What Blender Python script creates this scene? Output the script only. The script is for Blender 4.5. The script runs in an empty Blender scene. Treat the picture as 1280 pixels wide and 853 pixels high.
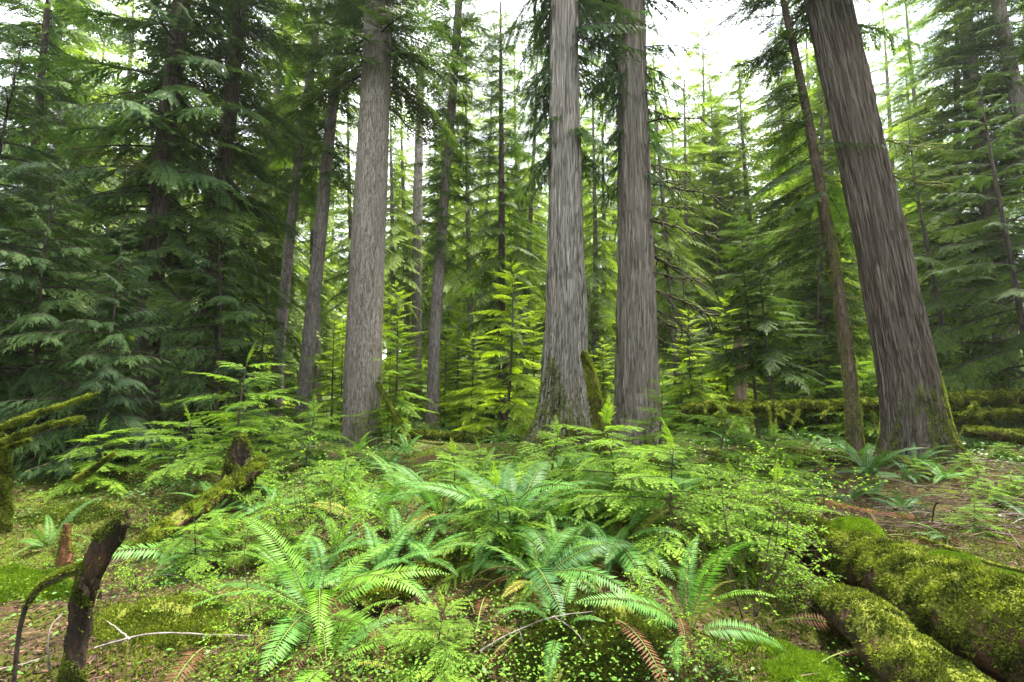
import bpy, math
import numpy as np
from mathutils import Vector, Matrix

# ------------------------------------------------------------------ camera, sky, sun, exposure
S = bpy.context.scene
C = S.collection
PITCH = math.radians(5.0)
FPX = 600.0
CAM = np.array([0.0, 0.0, 1.55])
cd = bpy.data.cameras.new("camera"); cam = bpy.data.objects.new("camera", cd); C.objects.link(cam)
cam.location = CAM; cam.rotation_euler = (math.radians(90) + PITCH, 0, 0)
cd.sensor_width = 36; cd.lens = FPX / 1280 * 36; cd.clip_start = 0.05; cd.clip_end = 1500
S.camera = cam
S.render.resolution_x = 1024; S.render.resolution_y = 682
W = bpy.data.worlds.new("World"); S.world = W; W.use_nodes = True
nt = W.node_tree; nt.nodes.clear()
SUN_EL, SUN_AZ = math.radians(72), math.radians(50)     # azimuth from +Y towards +X
sky = nt.nodes.new('ShaderNodeTexSky'); sky.sky_type = 'NISHITA'; sky.sun_disc = False
sky.sun_elevation = SUN_EL; sky.sun_rotation = SUN_AZ; sky.dust_density = 3.0; sky.air_density = 1.0
tc = nt.nodes.new('ShaderNodeTexCoord')
nz = nt.nodes.new('ShaderNodeTexNoise'); nz.inputs['Scale'].default_value = 2.2; nz.inputs['Detail'].default_value = 6
rp = nt.nodes.new('ShaderNodeValToRGB'); rp.color_ramp.elements[0].position = .34; rp.color_ramp.elements[1].position = .60
rp.color_ramp.elements[0].color = (.30, .30, .30, 1); rp.color_ramp.elements[1].color = (1, 1, 1, 1)
mx = nt.nodes.new('ShaderNodeMix'); mx.data_type = 'RGBA'; mx.inputs['B'].default_value = (7.0, 7.1, 7.4, 1)
bg = nt.nodes.new('ShaderNodeBackground'); bg.inputs['Strength'].default_value = 0.05
wo = nt.nodes.new('ShaderNodeOutputWorld')
L = nt.links.new
L(tc.outputs['Generated'], nz.inputs['Vector']); L(nz.outputs['Fac'], rp.inputs['Fac'])
L(rp.outputs['Color'], mx.inputs['Factor']); L(sky.outputs['Color'], mx.inputs['A'])
L(mx.outputs['Result'], bg.inputs['Color']); L(bg.outputs['Background'], wo.inputs['Surface'])
sd = bpy.data.lights.new("sun", 'SUN'); sun = bpy.data.objects.new("sun", sd); C.objects.link(sun)
sd.energy = 1.5; sd.angle = math.radians(10); sd.color = (1, .94, .80)
sv = Vector((math.sin(SUN_AZ) * math.cos(SUN_EL), math.cos(SUN_AZ) * math.cos(SUN_EL), math.sin(SUN_EL)))
sun.rotation_euler = sv.to_track_quat('Z', 'Y').to_euler(); sun.location = (0, 0, 60)
S.view_settings.view_transform = 'Standard'; S.view_settings.look = 'None'
S.view_settings.gamma = 1; S.view_settings.use_curve_mapping = False
S.view_settings.exposure = 3.9
cy_ = S.cycles
cy_.max_bounces = 6; cy_.diffuse_bounces = 4; cy_.transmission_bounces = 4; cy_.glossy_bounces = 2; cy_.volume_bounces = 1
cy_.caustics_reflective = False; cy_.caustics_refractive = False
cy_.use_denoising = True
cy_.sample_clamp_indirect = 8

# ------------------------------------------------------------------ numeric helpers
def R_(seed): return np.random.default_rng(seed)

def _h(ix, iy, s):
    n = (ix * 374761393 + iy * 668265263 + s * 974634777) & 0xffffffff
    n = ((n ^ (n >> 13)) * 1274126177) & 0xffffffff
    n = n ^ (n >> 16)
    return (n & 0xffff) / 65535.0
def vn(x, y, s=0):
    x = np.asarray(x, float); y = np.asarray(y, float)
    ix = np.floor(x).astype(np.int64); iy = np.floor(y).astype(np.int64)
    fx = x - ix; fy = y - iy
    fx = fx * fx * (3 - 2 * fx); fy = fy * fy * (3 - 2 * fy)
    a = _h(ix, iy, s); b = _h(ix + 1, iy, s); c = _h(ix, iy + 1, s); d = _h(ix + 1, iy + 1, s)
    return (a * (1 - fx) + b * fx) * (1 - fy) + (c * (1 - fx) + d * fx) * fy
def fbm(x, y, s=0, o=4):
    v = 0; a = .5; t = 0
    for i in range(o):
        v = v + a * vn(x * 2 ** i, y * 2 ** i, s + i * 17); t += a; a *= .5
    return v / t

def gz(x, y):
    x = np.asarray(x, float); y = np.asarray(y, float)
    g = lambda cx, cy, sx, sy, a: a * np.exp(-((x - cx) / sx) ** 2 - ((y - cy) / sy) ** 2)
    z = (fbm(x * .35, y * .35, 3) - .5) * .5 + (fbm(x * 1.6, y * 1.6, 9, 3) - .5) * .16
    near = np.exp(-((x) ** 2 + y ** 2) / 3.0)
    z = z + (fbm(x * 5, y * 5, 19, 3) - .5) * .09
    z = z * (1 - near)
    z = z + g(.5, 4.9, 1.7, 1.3, .30) + g(-2.4, 6.4, 1.1, 1.6, .22) + g(-4.3, 4.7, 1.7, 1.3, -.30) + g(.6, 3.0, .7, .6, .12)
    z = z + g(2.15, 2.7, .42, 1.0, -.22) + g(-1.0, 9, 5, 2, .08)
    d = np.maximum(0, y - 17)
    z = z + 9.0 * (1 - np.exp(-(d / 75) ** 1.25)) + 0 * d
    e = np.maximum(0, x - 7.5 - .1 * y)
    z = z + 8 * (1 - np.exp(-(e / 40) ** 1.2)) * np.clip(y / 10, 0, 1)
    return z
def gz1(x, y): return float(gz(x, y))

ct, st = math.cos(PITCH), math.sin(PITCH)
def ray(px, py):
    cx = (px - 640) / FPX; cyy = (426.5 - py) / FPX
    return np.array([cx, ct - cyy * st, st + cyy * ct])
def at(px, py, Y):
    d = ray(px, py); return CAM + d * (Y / d[1])
def G(px, py):
    d = ray(px, py); t = 1.0
    while t < 120:
        p = CAM + d * t
        if p[2] <= gz1(p[0], p[1]): return p
        t += .02 + t * .004
    return CAM + d * 40
def onground(x, y, dz=0): return np.array([x, y, gz1(x, y) + dz])

# ------------------------------------------------------------------ mesh builders
def mesh(name, V, F, mats, mi=None, tint=None, smooth=False, bc=None):
    V = np.ascontiguousarray(V, np.float32).reshape(-1, 3); F = np.ascontiguousarray(F, np.int32)
    k = F.shape[1]; n = len(F)
    m = bpy.data.meshes.new(name)
    m.vertices.add(len(V)); m.vertices.foreach_set('co', V.ravel())
    m.loops.add(n * k); m.loops.foreach_set('vertex_index', F.ravel())
    m.polygons.add(n); m.polygons.foreach_set('loop_start', np.arange(0, n * k, k, dtype=np.int32))
    if mi is not None: m.polygons.foreach_set('material_index', np.ascontiguousarray(mi, np.int32))
    m.polygons.foreach_set('use_smooth', np.full(n, smooth, bool))
    for a in mats: m.materials.append(a)
    if tint is not None:
        at_ = m.attributes.new('tint', 'FLOAT', 'POINT'); at_.data.foreach_set('value', np.ascontiguousarray(tint, np.float32))
    if bc is not None:
        at_ = m.attributes.new('bc', 'FLOAT_VECTOR', 'POINT'); at_.data.foreach_set('vector', np.ascontiguousarray(bc, np.float32).ravel())
    m.update(calc_edges=True)
    return m
def obj(name, me, parent=None, loc=None):
    o = bpy.data.objects.new(name, me); C.objects.link(o)
    if parent is not None: o.parent = parent
    if loc is not None: o.location = loc
    return o
def tag(o, label, cat, group=None):
    o['label'] = label; o['category'] = cat
    if group: o['group'] = group
    return o
def thing(name, label, cat, loc, group=None, rz=0):
    o = bpy.data.objects.new(name, None); C.objects.link(o); o.location = loc; o.rotation_euler = (0, 0, rz)
    o.empty_display_size = .2
    return tag(o, label, cat, group)
def struct(o): o['kind'] = 'structure'; return o
def stuff(o): o['kind'] = 'stuff'; return o

def unit(v): return v / (np.linalg.norm(v, axis=-1, keepdims=True) + 1e-9)
def frames(P):
    P = np.asarray(P, float); T = unit(np.gradient(P, axis=0))
    ref = np.array([0, 0, 1.]) if abs(T[0][2]) < .9 else np.array([1., 0, 0])
    N = []; n = ref - T[0] * ref.dot(T[0]); n /= np.linalg.norm(n)
    for t in T:
        n = n - t * n.dot(t); n = n / (np.linalg.norm(n) + 1e-9); N.append(n)
    N = np.array(N); return T, N, np.cross(T, N)
def tube_vf(P, r, k=6, rough=0, seed=0, off=0, fr=3.0):
    """closed-ish tube as shared verts + quads"""
    P = np.asarray(P, float); n = len(P); r = np.broadcast_to(np.asarray(r, float), (n,))
    T, N, B = frames(P); th = np.linspace(0, 2 * np.pi, k, endpoint=False)
    rr = r[:, None] * np.ones(k)[None, :]
    if rough:
        s = np.concatenate([[0], np.cumsum(np.linalg.norm(np.diff(P, axis=0), axis=1))])
        A, Bm = np.meshgrid(s, th, indexing='ij')
        q = (fbm(A * fr + np.cos(Bm) * 1.3 + 50, np.sin(Bm) * 1.3 + seed, seed, 4) - .5) * 2
        q2 = (fbm(A * fr * 3.1 + np.cos(Bm) * 3.5 + 20, np.sin(Bm) * 3.5 + A + seed, seed + 4, 3) - .5) * 2
        rr = rr * (1 + rough * 1.5 * q + rough * .8 * q2)
    V = P[:, None] + rr[..., None] * (N[:, None] * np.cos(th)[None, :, None] + B[:, None] * np.sin(th)[None, :, None])
    i = np.arange(n - 1)[:, None] * k; j = np.arange(k)[None, :]; j2 = (j + 1) % k
    F = np.stack([i + j, i + j2, i + k + j2, i + k + j], -1).reshape(-1, 4) + off
    return V.reshape(-1, 3), F
def curve(pts, n=20):
    """Catmull-Rom through pts -> n points (any trailing columns too)"""
    P = np.asarray(pts, float); m = len(P)
    if m == 2: return P[0] + (P[1] - P[0]) * np.linspace(0, 1, n)[:, None]
    Q = np.vstack([2 * P[0] - P[1], P, 2 * P[-1] - P[-2]])
    u = np.linspace(0, m - 1 - 1e-6, n); k = u.astype(int); t = (u - k)[:, None]
    a, b, c, d = Q[k], Q[k + 1], Q[k + 2], Q[k + 3]
    return .5 * (2 * b + (c - a) * t + (2 * a - 5 * b + 4 * c - d) * t ** 2 + (3 * b - a - 3 * c + d) * t ** 3)

class Geo:
    """loose quads: leaves (with tint) and wood"""
    def __init__(s, lv=None, lt=None, wv=None):
        s.lv = np.zeros((0, 4, 3), np.float32) if lv is None else lv
        s.lt = np.zeros(0, np.float32) if lt is None else lt
        s.wv = np.zeros((0, 4, 3), np.float32) if wv is None else wv
    @staticmethod
    def join(L_):
        return Geo(np.concatenate([g.lv for g in L_]), np.concatenate([g.lt for g in L_]), np.concatenate([g.wv for g in L_]))
    def bend(s, k, kx=0):
        for a in (s.lv, s.wv):
            a[..., 2] -= k * (a[..., 0] ** 2 + a[..., 1] ** 2 * .6)
        return s
    def addtube(s, P, r, k=3):
        V, F = tube_vf(P, r, k); s.wv = np.concatenate([s.wv, V[F].astype(np.float32)]); return s
    def xf(s, M, T, dt=0):
        return Geo((s.lv @ M.T + T).astype(np.float32), (s.lt + dt).astype(np.float32), (s.wv @ M.T + T).astype(np.float32))
    def mesh(s, name, leafmat, woodmat):
        V = np.concatenate([s.lv.reshape(-1, 3), s.wv.reshape(-1, 3)]); n = len(V) // 4
        mi = np.zeros(n, int); mi[len(s.lv):] = 1
        t = np.concatenate([np.repeat(s.lt, 4), np.zeros(len(s.wv) * 4)])
        return mesh(name, V, np.arange(n * 4).reshape(-1, 4), [leafmat, woodmat], mi, t)

def leafq(P, D, N, l, w, m=.4):
    D = unit(D); Sd = unit(np.cross(N, D)); l = np.asarray(l)[:, None]; w = np.asarray(w)[:, None]
    return np.stack([P, P + D * l * m + Sd * w / 2, P + D * l, P + D * l * m - Sd * w / 2], 1).astype(np.float32)
def foldleaf(P, D, N, l, w, fold=.25):
    """two quads meeting at a raised midrib"""
    D = unit(D); Sd = unit(np.cross(N, D)); Nn = np.cross(D, Sd); l = np.asarray(l)[:, None]; w = np.asarray(w)[:, None]
    mid = P + D * l * .5 - Nn * w * fold; tip = P + D * l - Nn * w * .1
    a = np.stack([P, P + D * l * .35 + Sd * w / 2, tip, mid], 1); b = np.stack([P, mid, tip, P + D * l * .35 - Sd * w / 2], 1)
    return np.concatenate([a, b]).astype(np.float32)

def rotz(a): c, s = math.cos(a), math.sin(a); return np.array([[c, -s, 0], [s, c, 0], [0, 0, 1.]])
def roty(a): c, s = math.cos(a), math.sin(a); return np.array([[c, 0, s], [0, 1, 0], [-s, 0, c]])
def rotx(a): c, s = math.cos(a), math.sin(a); return np.array([[1, 0, 0], [0, c, -s], [0, s, c]])

def twig(seed, n=11, ll=.34, lw=.06, ang=52, jit=.16):
    """flat twig of unit length along +X with leaflets on both sides"""
    r = R_(seed); out = []; s = np.linspace(.04, .97, n)
    for sd in (-1, 1):
        x = s + r.normal(0, .01, n); a = np.radians(ang + r.normal(0, 7, n)) * sd
        D = np.stack([np.cos(a), np.sin(a), r.normal(-.05, jit, n)], 1)
        N = np.stack([r.normal(0, .3, n), r.normal(0, .3, n), np.ones(n)], 1)
        l = ll * (1.02 - .72 * x) * r.uniform(.75, 1.15, n)
        P = np.stack([x, x * 0, -.10 * x * x], 1)
        out.append((leafq(P, D, N, l, lw * np.ones(n)), r.normal(0, .08, n) + .25 * x))
    g = Geo(np.concatenate([o[0] for o in out]), np.concatenate([o[1] for o in out]).astype(np.float32))
    tipq = leafq(np.array([[.9, 0, -.08]]), np.array([[1., 0, -.2]]), np.array([[0, 0, 1.]]), [.16], [lw])
    g.lv = np.concatenate([g.lv, tipq]); g.lt = np.append(g.lt, .3).astype(np.float32)
    # the leafy axis itself
    axq = leafq(np.array([[0, 0, 0.]]), np.array([[1., 0, -.1]]), np.array([[0, 0, 1.]]), [1.], [lw * .6])
    g.lv = np.concatenate([g.lv, axq]); g.lt = np.append(g.lt, 0).astype(np.float32)
    return g
def fan(seed, subs, n=14, wl=.45, ang=58, droop=.25, hang=.0, gap=0.0, start=.08, wood=.008, wig=.05, skip=.06):
    """unit-length flat branch along +X with side sprays from subs; profile widest at a third"""
    r = R_(seed); gs = []
    s = np.linspace(start, .985, n)
    lat = wig * np.sin(s * 5 + r.uniform(0, 6)) * s
    for sd in (-1, 1):
        for i in range(n):
            if r.random() < skip: continue
            x = s[i] + r.normal(0, .012)
            l = wl * min(1, .35 + 3 * x) * (1.03 - x) ** .75 * r.uniform(.7, 1.15)
            if l < .03: l = .03
            a = math.radians(ang * (1 - .35 * x) + r.normal(0, 6)) * sd
            M = rotz(a) @ roty(hang * r.uniform(.6, 1.3) + r.normal(0, .08)) @ rotx(r.normal(0, .18)) * l
            gs.append(subs[r.integers(len(subs))].xf(M, np.array([x, lat[i], 0]), r.normal(0, .07)))
    gs.append(subs[0].xf(np.eye(3) * .16, np.array([.9, lat[-1], 0])))
    g = Geo.join(gs)
    x = np.linspace(0, .97, 7); g.addtube(np.stack([x, np.interp(x, s, lat, left=0), 0 * x], 1), wood * (1.15 - x), 3)
    return g.bend(droop)

# templates (unit length): T = twig, B = medium branch, R = big branch
T_h = [twig(10 + i, 11, .26, .060) for i in range(4)]
T_f = [twig(20 + i, 12, .30, .055) for i in range(4)]
T_c = [twig(30 + i, 9, .34, .070, ang=34) for i in range(4)]
T_l = [twig(50 + i, 7, .32, .085) for i in range(3)]
T_far = [twig(40 + i, 5, .40, .15) for i in range(3)]
B_h = [fan(100 + i, T_h, 23, .34, 56, .22, .10) for i in range(4)]          # hemlock branch
B_f = [fan(110 + i, T_f, 15, .44, 56, .20, .08) for i in range(4)]          # finer, for the near saplings
B_l = [fan(115 + i, T_l, 13, .36, 54, .22, .12) for i in range(4)]          # light sub-branch
B_cl = [fan(125 + i, T_c, 12, .38, 42, .25, .16, wood=.010) for i in range(4)]
B_c = [fan(120 + i, T_c, 22, .34, 46, .28, .45, wood=.010) for i in range(4)]  # cedar
B_far = [fan(130 + i, T_far, 14, .38, 55, .30, .25) for i in range(4)]
R_h = [fan(140 + i, B_l, 8, .52, 52, .22, .15, start=.14, wood=.012) for i in range(4)]
R_c = [fan(150 + i, B_cl, 8, .55, 46, .18, .26, start=.12, wood=.014) for i in range(4)]

def place(tmpl, p, az, pitch, size, roll=0, dt=0, flat=1.0):
    M = rotz(az) @ roty(-pitch) @ rotx(roll) @ np.diag([1, flat, 1]) * size
    return tmpl.xf(M, p, dt)

def crown(seed, path, t0, t1, n, Lf, tm, up=(.3, -.2), azf=None, jl=.25, dt=0, droopf=0):
    """path(u)->point (local), u 0..1 along the trunk; Lf(v) branch length with v 0..1 from bottom to top of crown"""
    r = R_(seed); gs = []
    for i in range(n):
        v = (i + r.random()) / n; u = t0 + (t1 - t0) * v
        az = i * 2.399 + r.normal(0, .35) if azf is None else azf(r)
        Lb = Lf(v) * r.uniform(1 - jl, 1 + jl)
        pt = up[1] + (up[0] - up[1]) * v + r.normal(0, .12)
        gs.append(place(tm[r.integers(len(tm))], path(u), az, pt, Lb, r.normal(0, .15), r.normal(0, .12) + dt, r.uniform(.8, 1.1)))
    return Geo.join(gs)

# ------------------------------------------------------------------ materials
def newmat(name):
    m = bpy.data.materials.new(name); m.use_nodes = True; n = m.node_tree; n.nodes.clear()
    out = n.nodes.new('ShaderNodeOutputMaterial'); return m, n, out
def ramp(n, stops, interp='LINEAR'):
    r = n.nodes.new('ShaderNodeValToRGB'); e = r.color_ramp.elements; r.color_ramp.interpolation = interp
    while len(e) < len(stops): e.new(.5)
    for i, (p, c) in enumerate(stops): e[i].position = p; e[i].color = (*c, 1)
    return r
def attr(n, name):
    a = n.nodes.new('ShaderNodeAttribute'); a.attribute_name = name; return a
def math_(n, op, a, b=None):
    m = n.nodes.new('ShaderNodeMath'); m.operation = op
    for i, v in enumerate((a, b)):
        if v is None: continue
        if isinstance(v, (int, float)): m.inputs[i].default_value = v
        else: n.links.new(v, m.inputs[i])
    return m.outputs[0]
def noise(n, vec, scale, detail=4, rough=.6, dims='3D'):
    t = n.nodes.new('ShaderNodeTexNoise'); t.inputs['Scale'].default_value = scale
    t.inputs['Detail'].default_value = detail; t.inputs['Roughness'].default_value = rough
    if vec is not None: n.links.new(vec, t.inputs['Vector'])
    return t.outputs['Fac']
def vscale(n, vec, s):
    m = n.nodes.new('ShaderNodeMapping'); m.inputs['Scale'].default_value = s; n.links.new(vec, m.inputs['Vector']); return m.outputs[0]
def mixc(n, f, a, b):
    m = n.nodes.new('ShaderNodeMix'); m.data_type = 'RGBA'
    for s, v in (('Factor', f), ('A', a), ('B', b)):
        if isinstance(v, tuple): m.inputs[s].default_value = (*v, 1)
        elif isinstance(v, (int, float)): m.inputs[s].default_value = v
        else: n.links.new(v, m.inputs[s])
    return m.outputs['Result']

def leafmat(name, dark, mid, tip, trans=.35, rough=.6, spec=.16, tcol=(1.25, 1.3, .5), nscale=.6):
    m, n, out = newmat(name)
    a = attr(n, 'tint'); oi = n.nodes.new('ShaderNodeObjectInfo')
    tcn = n.nodes.new('ShaderNodeTexCoord')
    nf = noise(n, tcn.outputs['Object'], nscale, 2)
    v = math_(n, 'ADD', a.outputs['Fac'], math_(n, 'MULTIPLY', math_(n, 'SUBTRACT', oi.outputs['Random'], .5), .22))
    v = math_(n, 'ADD', v, math_(n, 'MULTIPLY', math_(n, 'SUBTRACT', nf, .5), .7))
    rr = ramp(n, [(0.0, dark), (.42, mid), (.95, tip)])
    n.links.new(math_(n, 'ADD', v, .35), rr.inputs['Fac'])
    p = n.nodes.new('ShaderNodeBsdfPrincipled'); n.links.new(rr.outputs['Color'], p.inputs['Base Color'])
    p.inputs['Roughness'].default_value = rough; p.inputs['Specular IOR Level'].default_value = spec
    tr = n.nodes.new('ShaderNodeBsdfTranslucent')
    mm = n.nodes.new('ShaderNodeMix'); mm.data_type = 'RGBA'; mm.blend_type = 'MULTIPLY'; mm.inputs['Factor'].default_value = 1
    n.links.new(rr.outputs['Color'], mm.inputs['A']); mm.inputs['B'].default_value = (*tcol, 1)
    n.links.new(mm.outputs['Result'], tr.inputs['Color'])
    ms = n.nodes.new('ShaderNodeMixShader'); ms.inputs['Fac'].default_value = trans
    n.links.new(p.outputs[0], ms.inputs[1]); n.links.new(tr.outputs[0], ms.inputs[2]); n.links.new(ms.outputs[0], out.inputs['Surface'])
    return m

def barkmat(name, crev, mid, pale, vec_s, red=(.13, .085, .065), redamt=.25, moss=.3, mossh=1.5, bump=.06, mosscol=((.03, .035, .008), (.15, .165, .02)), kind='strip', mossbase=0.0):
    m, n, out = newmat(name)
    a = attr(n, 'bc'); v = a.outputs['Vector']
    vs = vscale(n, v, vec_s)
    f1 = noise(n, vs, 1.0, 6, .62)
    f2 = noise(n, vscale(n, v, tuple(x * 3.1 for x in vec_s)), 1.0, 4, .6)
    crack = None
    if kind == 'strip':
        def lines(sc, off, gain):
            wv = n.nodes.new('ShaderNodeVectorMath'); wv.operation = 'ADD'; n.links.new(vscale(n, v, (vec_s[0] * sc, vec_s[1] * sc, vec_s[2] * sc * .7)), wv.inputs[0]); wv.inputs[1].default_value = off
            return math_(n, 'MINIMUM', math_(n, 'MULTIPLY', math_(n, 'ABSOLUTE', math_(n, 'SUBTRACT', noise(n, wv.outputs[0], 1.0, 2, .5), .5)), gain), 1.0)
        crack = math_(n, 'MULTIPLY', lines(.6, (7, 3, 1), 34.0), math_(n, 'ADD', math_(n, 'MULTIPLY', lines(1.4, (2, 9, 4), 22.0), .5), .5))
    if kind == 'scale':
        vo = n.nodes.new('ShaderNodeTexVoronoi'); vo.feature = 'F1'; vo.inputs['Scale'].default_value = 1.0
        n.links.new(vscale(n, v, (62, 62, 13)), vo.inputs['Vector'])
        f1 = math_(n, 'ADD', math_(n, 'MULTIPLY', f1, .72), math_(n, 'MULTIPLY', math_(n, 'SUBTRACT', 1.0, vo.outputs['Distance']), .28))
    h = math_(n, 'ADD', math_(n, 'MULTIPLY', f1, .65), math_(n, 'MULTIPLY', f2, .35))
    if crack is not None:
        cr = ramp(n, [(.30, tuple(x * .62 for x in mid)), (.48, mid), (.72, pale)]); n.links.new(h, cr.inputs['Fac'])
        colb = mixc(n, math_(n, 'ADD', math_(n, 'MULTIPLY', crack, .8), .2), crev, cr.outputs['Color']); h = math_(n, 'ADD', math_(n, 'MULTIPLY', h, .4), math_(n, 'MULTIPLY', crack, .6))
    else:
        cr = ramp(n, [(.36, crev), (.46, mid), (.68, pale)]); n.links.new(h, cr.inputs['Fac']); colb = cr.outputs['Color']
    big = noise(n, vscale(n, v, (2.2, 2.2, .45)), 1.0, 3)
    rr = ramp(n, [(.48, (0, 0, 0)), (.66, (1, 1, 1))]); n.links.new(big, rr.inputs['Fac'])
    rf = math_(n, 'MULTIPLY', rr.outputs['Color'], redamt)
    rc = mixc(n, h, tuple(x * .35 for x in red), tuple(min(1, x * 1.7) for x in red))
    col = mixc(n, rf, colb, rc)
    # moss / lichen: strongest near the ground
    sx = n.nodes.new('ShaderNodeSeparateXYZ'); n.links.new(v, sx.inputs[0])
    hz = math_(n, 'SUBTRACT', 1.0, math_(n, 'DIVIDE', sx.outputs['Z'], mossh))
    mn = noise(n, vscale(n, v, (5.5, 5.5, 1.5)), 1.0, 8, .75)
    mval = math_(n, 'ADD', math_(n, 'MULTIPLY', math_(n, 'MAXIMUM', hz, 0.0), moss), math_(n, 'ADD', math_(n, 'MULTIPLY', math_(n, 'SUBTRACT', mn, .5), 3.2), mossbase))
    mval = math_(n, 'ADD', mval, math_(n, 'MULTIPLY', math_(n, 'SUBTRACT', h, .5), -1.2))
    mr = ramp(n, [(.30, (0, 0, 0)), (.75, (1, 1, 1))]); n.links.new(mval, mr.inputs['Fac'])
    mc = mixc(n, noise(n, v, 45, 3), mosscol[0], mosscol[1])
    col = mixc(n, mr.outputs['Color'], col, mc)
    p = n.nodes.new('ShaderNodeBsdfPrincipled'); n.links.new(col, p.inputs['Base Color'])
    p.inputs['Roughness'].default_value = .9; p.inputs['Specular IOR Level'].default_value = .15
    hb = math_(n, 'ADD', h, math_(n, 'MULTIPLY', mr.outputs['Color'], math_(n, 'MULTIPLY', noise(n, v, 60, 2), .25)))
    b = n.nodes.new('ShaderNodeBump'); b.inputs['Strength'].default_value = 1; b.inputs['Distance'].default_value = bump
    n.links.new(hb, b.inputs['Height']); n.links.new(b.outputs['Normal'], p.inputs['Normal'])
    n.links.new(p.outputs[0], out.inputs['Surface'])
    return m

def woodmat(name, stops, scale=(9, 9, 9), bump=.02, moss=None, mossthr=.5):
    """generic: noise colour + optional moss patches, object coordinates"""
    m, n, out = newmat(name); tcn = n.nodes.new('ShaderNodeTexCoord'); v = tcn.outputs['Object']
    f = noise(n, vscale(n, v, scale), 1.0, 6, .65)
    cr = ramp(n, stops); n.links.new(f, cr.inputs['Fac']); col = cr.outputs['Color']
    if moss:
        ge = n.nodes.new('ShaderNodeNewGeometry'); sx = n.nodes.new('ShaderNodeSeparateXYZ'); n.links.new(ge.outputs['Normal'], sx.inputs[0])
        q = math_(n, 'ADD', math_(n, 'MULTIPLY', sx.outputs['Z'], .35), noise(n, v, 3.5, 5, .7))
        mr = ramp(n, [(mossthr - .06, (0, 0, 0)), (mossthr + .08, (1, 1, 1))]); n.links.new(q, mr.inputs['Fac'])
        mc = mixc(n, noise(n, v, 40, 4), moss[0], moss[1])
        col = mixc(n, mr.outputs['Color'], col, mc)
    p = n.nodes.new('ShaderNodeBsdfPrincipled'); n.links.new(col, p.inputs['Base Color'])
    p.inputs['Roughness'].default_value = .9; p.inputs['Specular IOR Level'].default_value = .15
    b = n.nodes.new('ShaderNodeBump'); b.inputs['Strength'].default_value = .9; b.inputs['Distance'].default_value = bump
    n.links.new(noise(n, vscale(n, v, tuple(x * 2.5 for x in scale)), 1.0, 5, .7), b.inputs['Height']); n.links.new(b.outputs['Normal'], p.inputs['Normal'])
    n.links.new(p.outputs[0], out.inputs['Surface']); return m

M = {}
M['hem'] = leafmat('hemlock_foliage', (.016, .036, .009), (.045, .090, .016), (.13, .21, .032))
M['hem_bright'] = leafmat('young_hemlock_foliage', (.055, .11, .014), (.14, .25, .028), (.27, .42, .045), trans=.5)
M['ced'] = leafmat('cedar_foliage', (.010, .030, .011), (.034, .078, .022), (.12, .20, .045))
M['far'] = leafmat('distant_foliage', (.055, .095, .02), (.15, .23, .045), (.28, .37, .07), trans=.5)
M['hem_lit'] = leafmat('lit_fresh_hemlock_growth', (.10, .17, .012), (.24, .34, .022), (.38, .50, .045), trans=.5)  # fresh growth, with the light of the central gap painted into its colour
M['far_bright'] = leafmat('sunlit_distant_foliage', (.07, .12, .02), (.17, .25, .04), (.30, .40, .07), trans=.5)  # lit copy of the distant foliage: brightness put into the leaf colour
M['fern'] = leafmat('fern_green', (.028, .085, .018), (.08, .20, .038), (.16, .31, .05), rough=.5, spec=.22, trans=.35)
M['fern_dark'] = leafmat('fern_dark_green', (.018, .055, .018), (.045, .12, .035), (.10, .20, .05), rough=.5, spec=.22, trans=.3)
M['fern_light'] = leafmat('fern_light_green', (.045, .115, .012), (.115, .25, .022), (.22, .38, .035), rough=.5, spec=.25, trans=.38)
M['fern_dead'] = leafmat('fern_dead_brown', (.04, .017, .008), (.10, .045, .020), (.19, .095, .038), trans=.2, tcol=(1, .8, .5))
M['huck'] = leafmat('berry_shrub_leaf', (.07, .16, .010), (.17, .33, .015), (.34, .50, .025), trans=.45)
M['clover'] = leafmat('small_ground_leaf', (.04, .09, .012), (.09, .19, .018), (.18, .31, .028), trans=.35)
M['salal'] = leafmat('glossy_ground_leaf', (.028, .075, .014), (.065, .15, .028), (.14, .26, .04), rough=.45, spec=.3, trans=.25)
M['moss'] = leafmat('moss_strand', (.02, .03, .006), (.085, .115, .014), (.23, .27, .03), trans=.3, rough=.8, spec=.1, nscale=5)
M['moss_bright'] = leafmat('bright_moss_strand', (.04, .08, .008), (.12, .20, .012), (.22, .34, .02), trans=.3, rough=.8, spec=.1)
M['litter'] = leafmat('leaf_litter', (.025, .015, .010), (.078, .045, .028), (.20, .12, .07), trans=.1, tcol=(1, .8, .6), nscale=1.5)
M['twigw'] = woodmat('twig_bark', [(.35, (.03, .02, .014)), (.65, (.11, .08, .06))])
M['twig_pale'] = woodmat('pale_dead_twig', [(.35, (.09, .075, .07)), (.65, (.28, .25, .23))])
M['bark_cedar'] = barkmat('cedar_bark', (.02, .016, .013), (.22, .192, .162), (.40, .365, .32), (46, 46, 1.0), moss=.75, mossh=2.6, bump=.07)
M['bark_cedar_red'] = barkmat('reddish_cedar_bark', (.014, .011, .009), (.105, .086, .071), (.21, .185, .16), (40, 40, 1.1), red=(.075, .050, .040), redamt=.35, moss=.55, mossh=2.6, bump=.07, mosscol=((.04, .045, .01), (.12, .13, .03)))
M['bark_cedar_moss'] = barkmat('mossy_footed_cedar_bark', (.02, .017, .015), (.22, .20, .175), (.40, .38, .345), (46, 46, 1.0), moss=1.0, mossh=2.2, bump=.07)
M['bark_fir'] = barkmat('scaly_bark', (.032, .026, .022), (.235, .205, .178), (.41, .375, .335), (46, 46, 5.0), redamt=.12, moss=.7, mossh=1.6, bump=.05)
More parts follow.
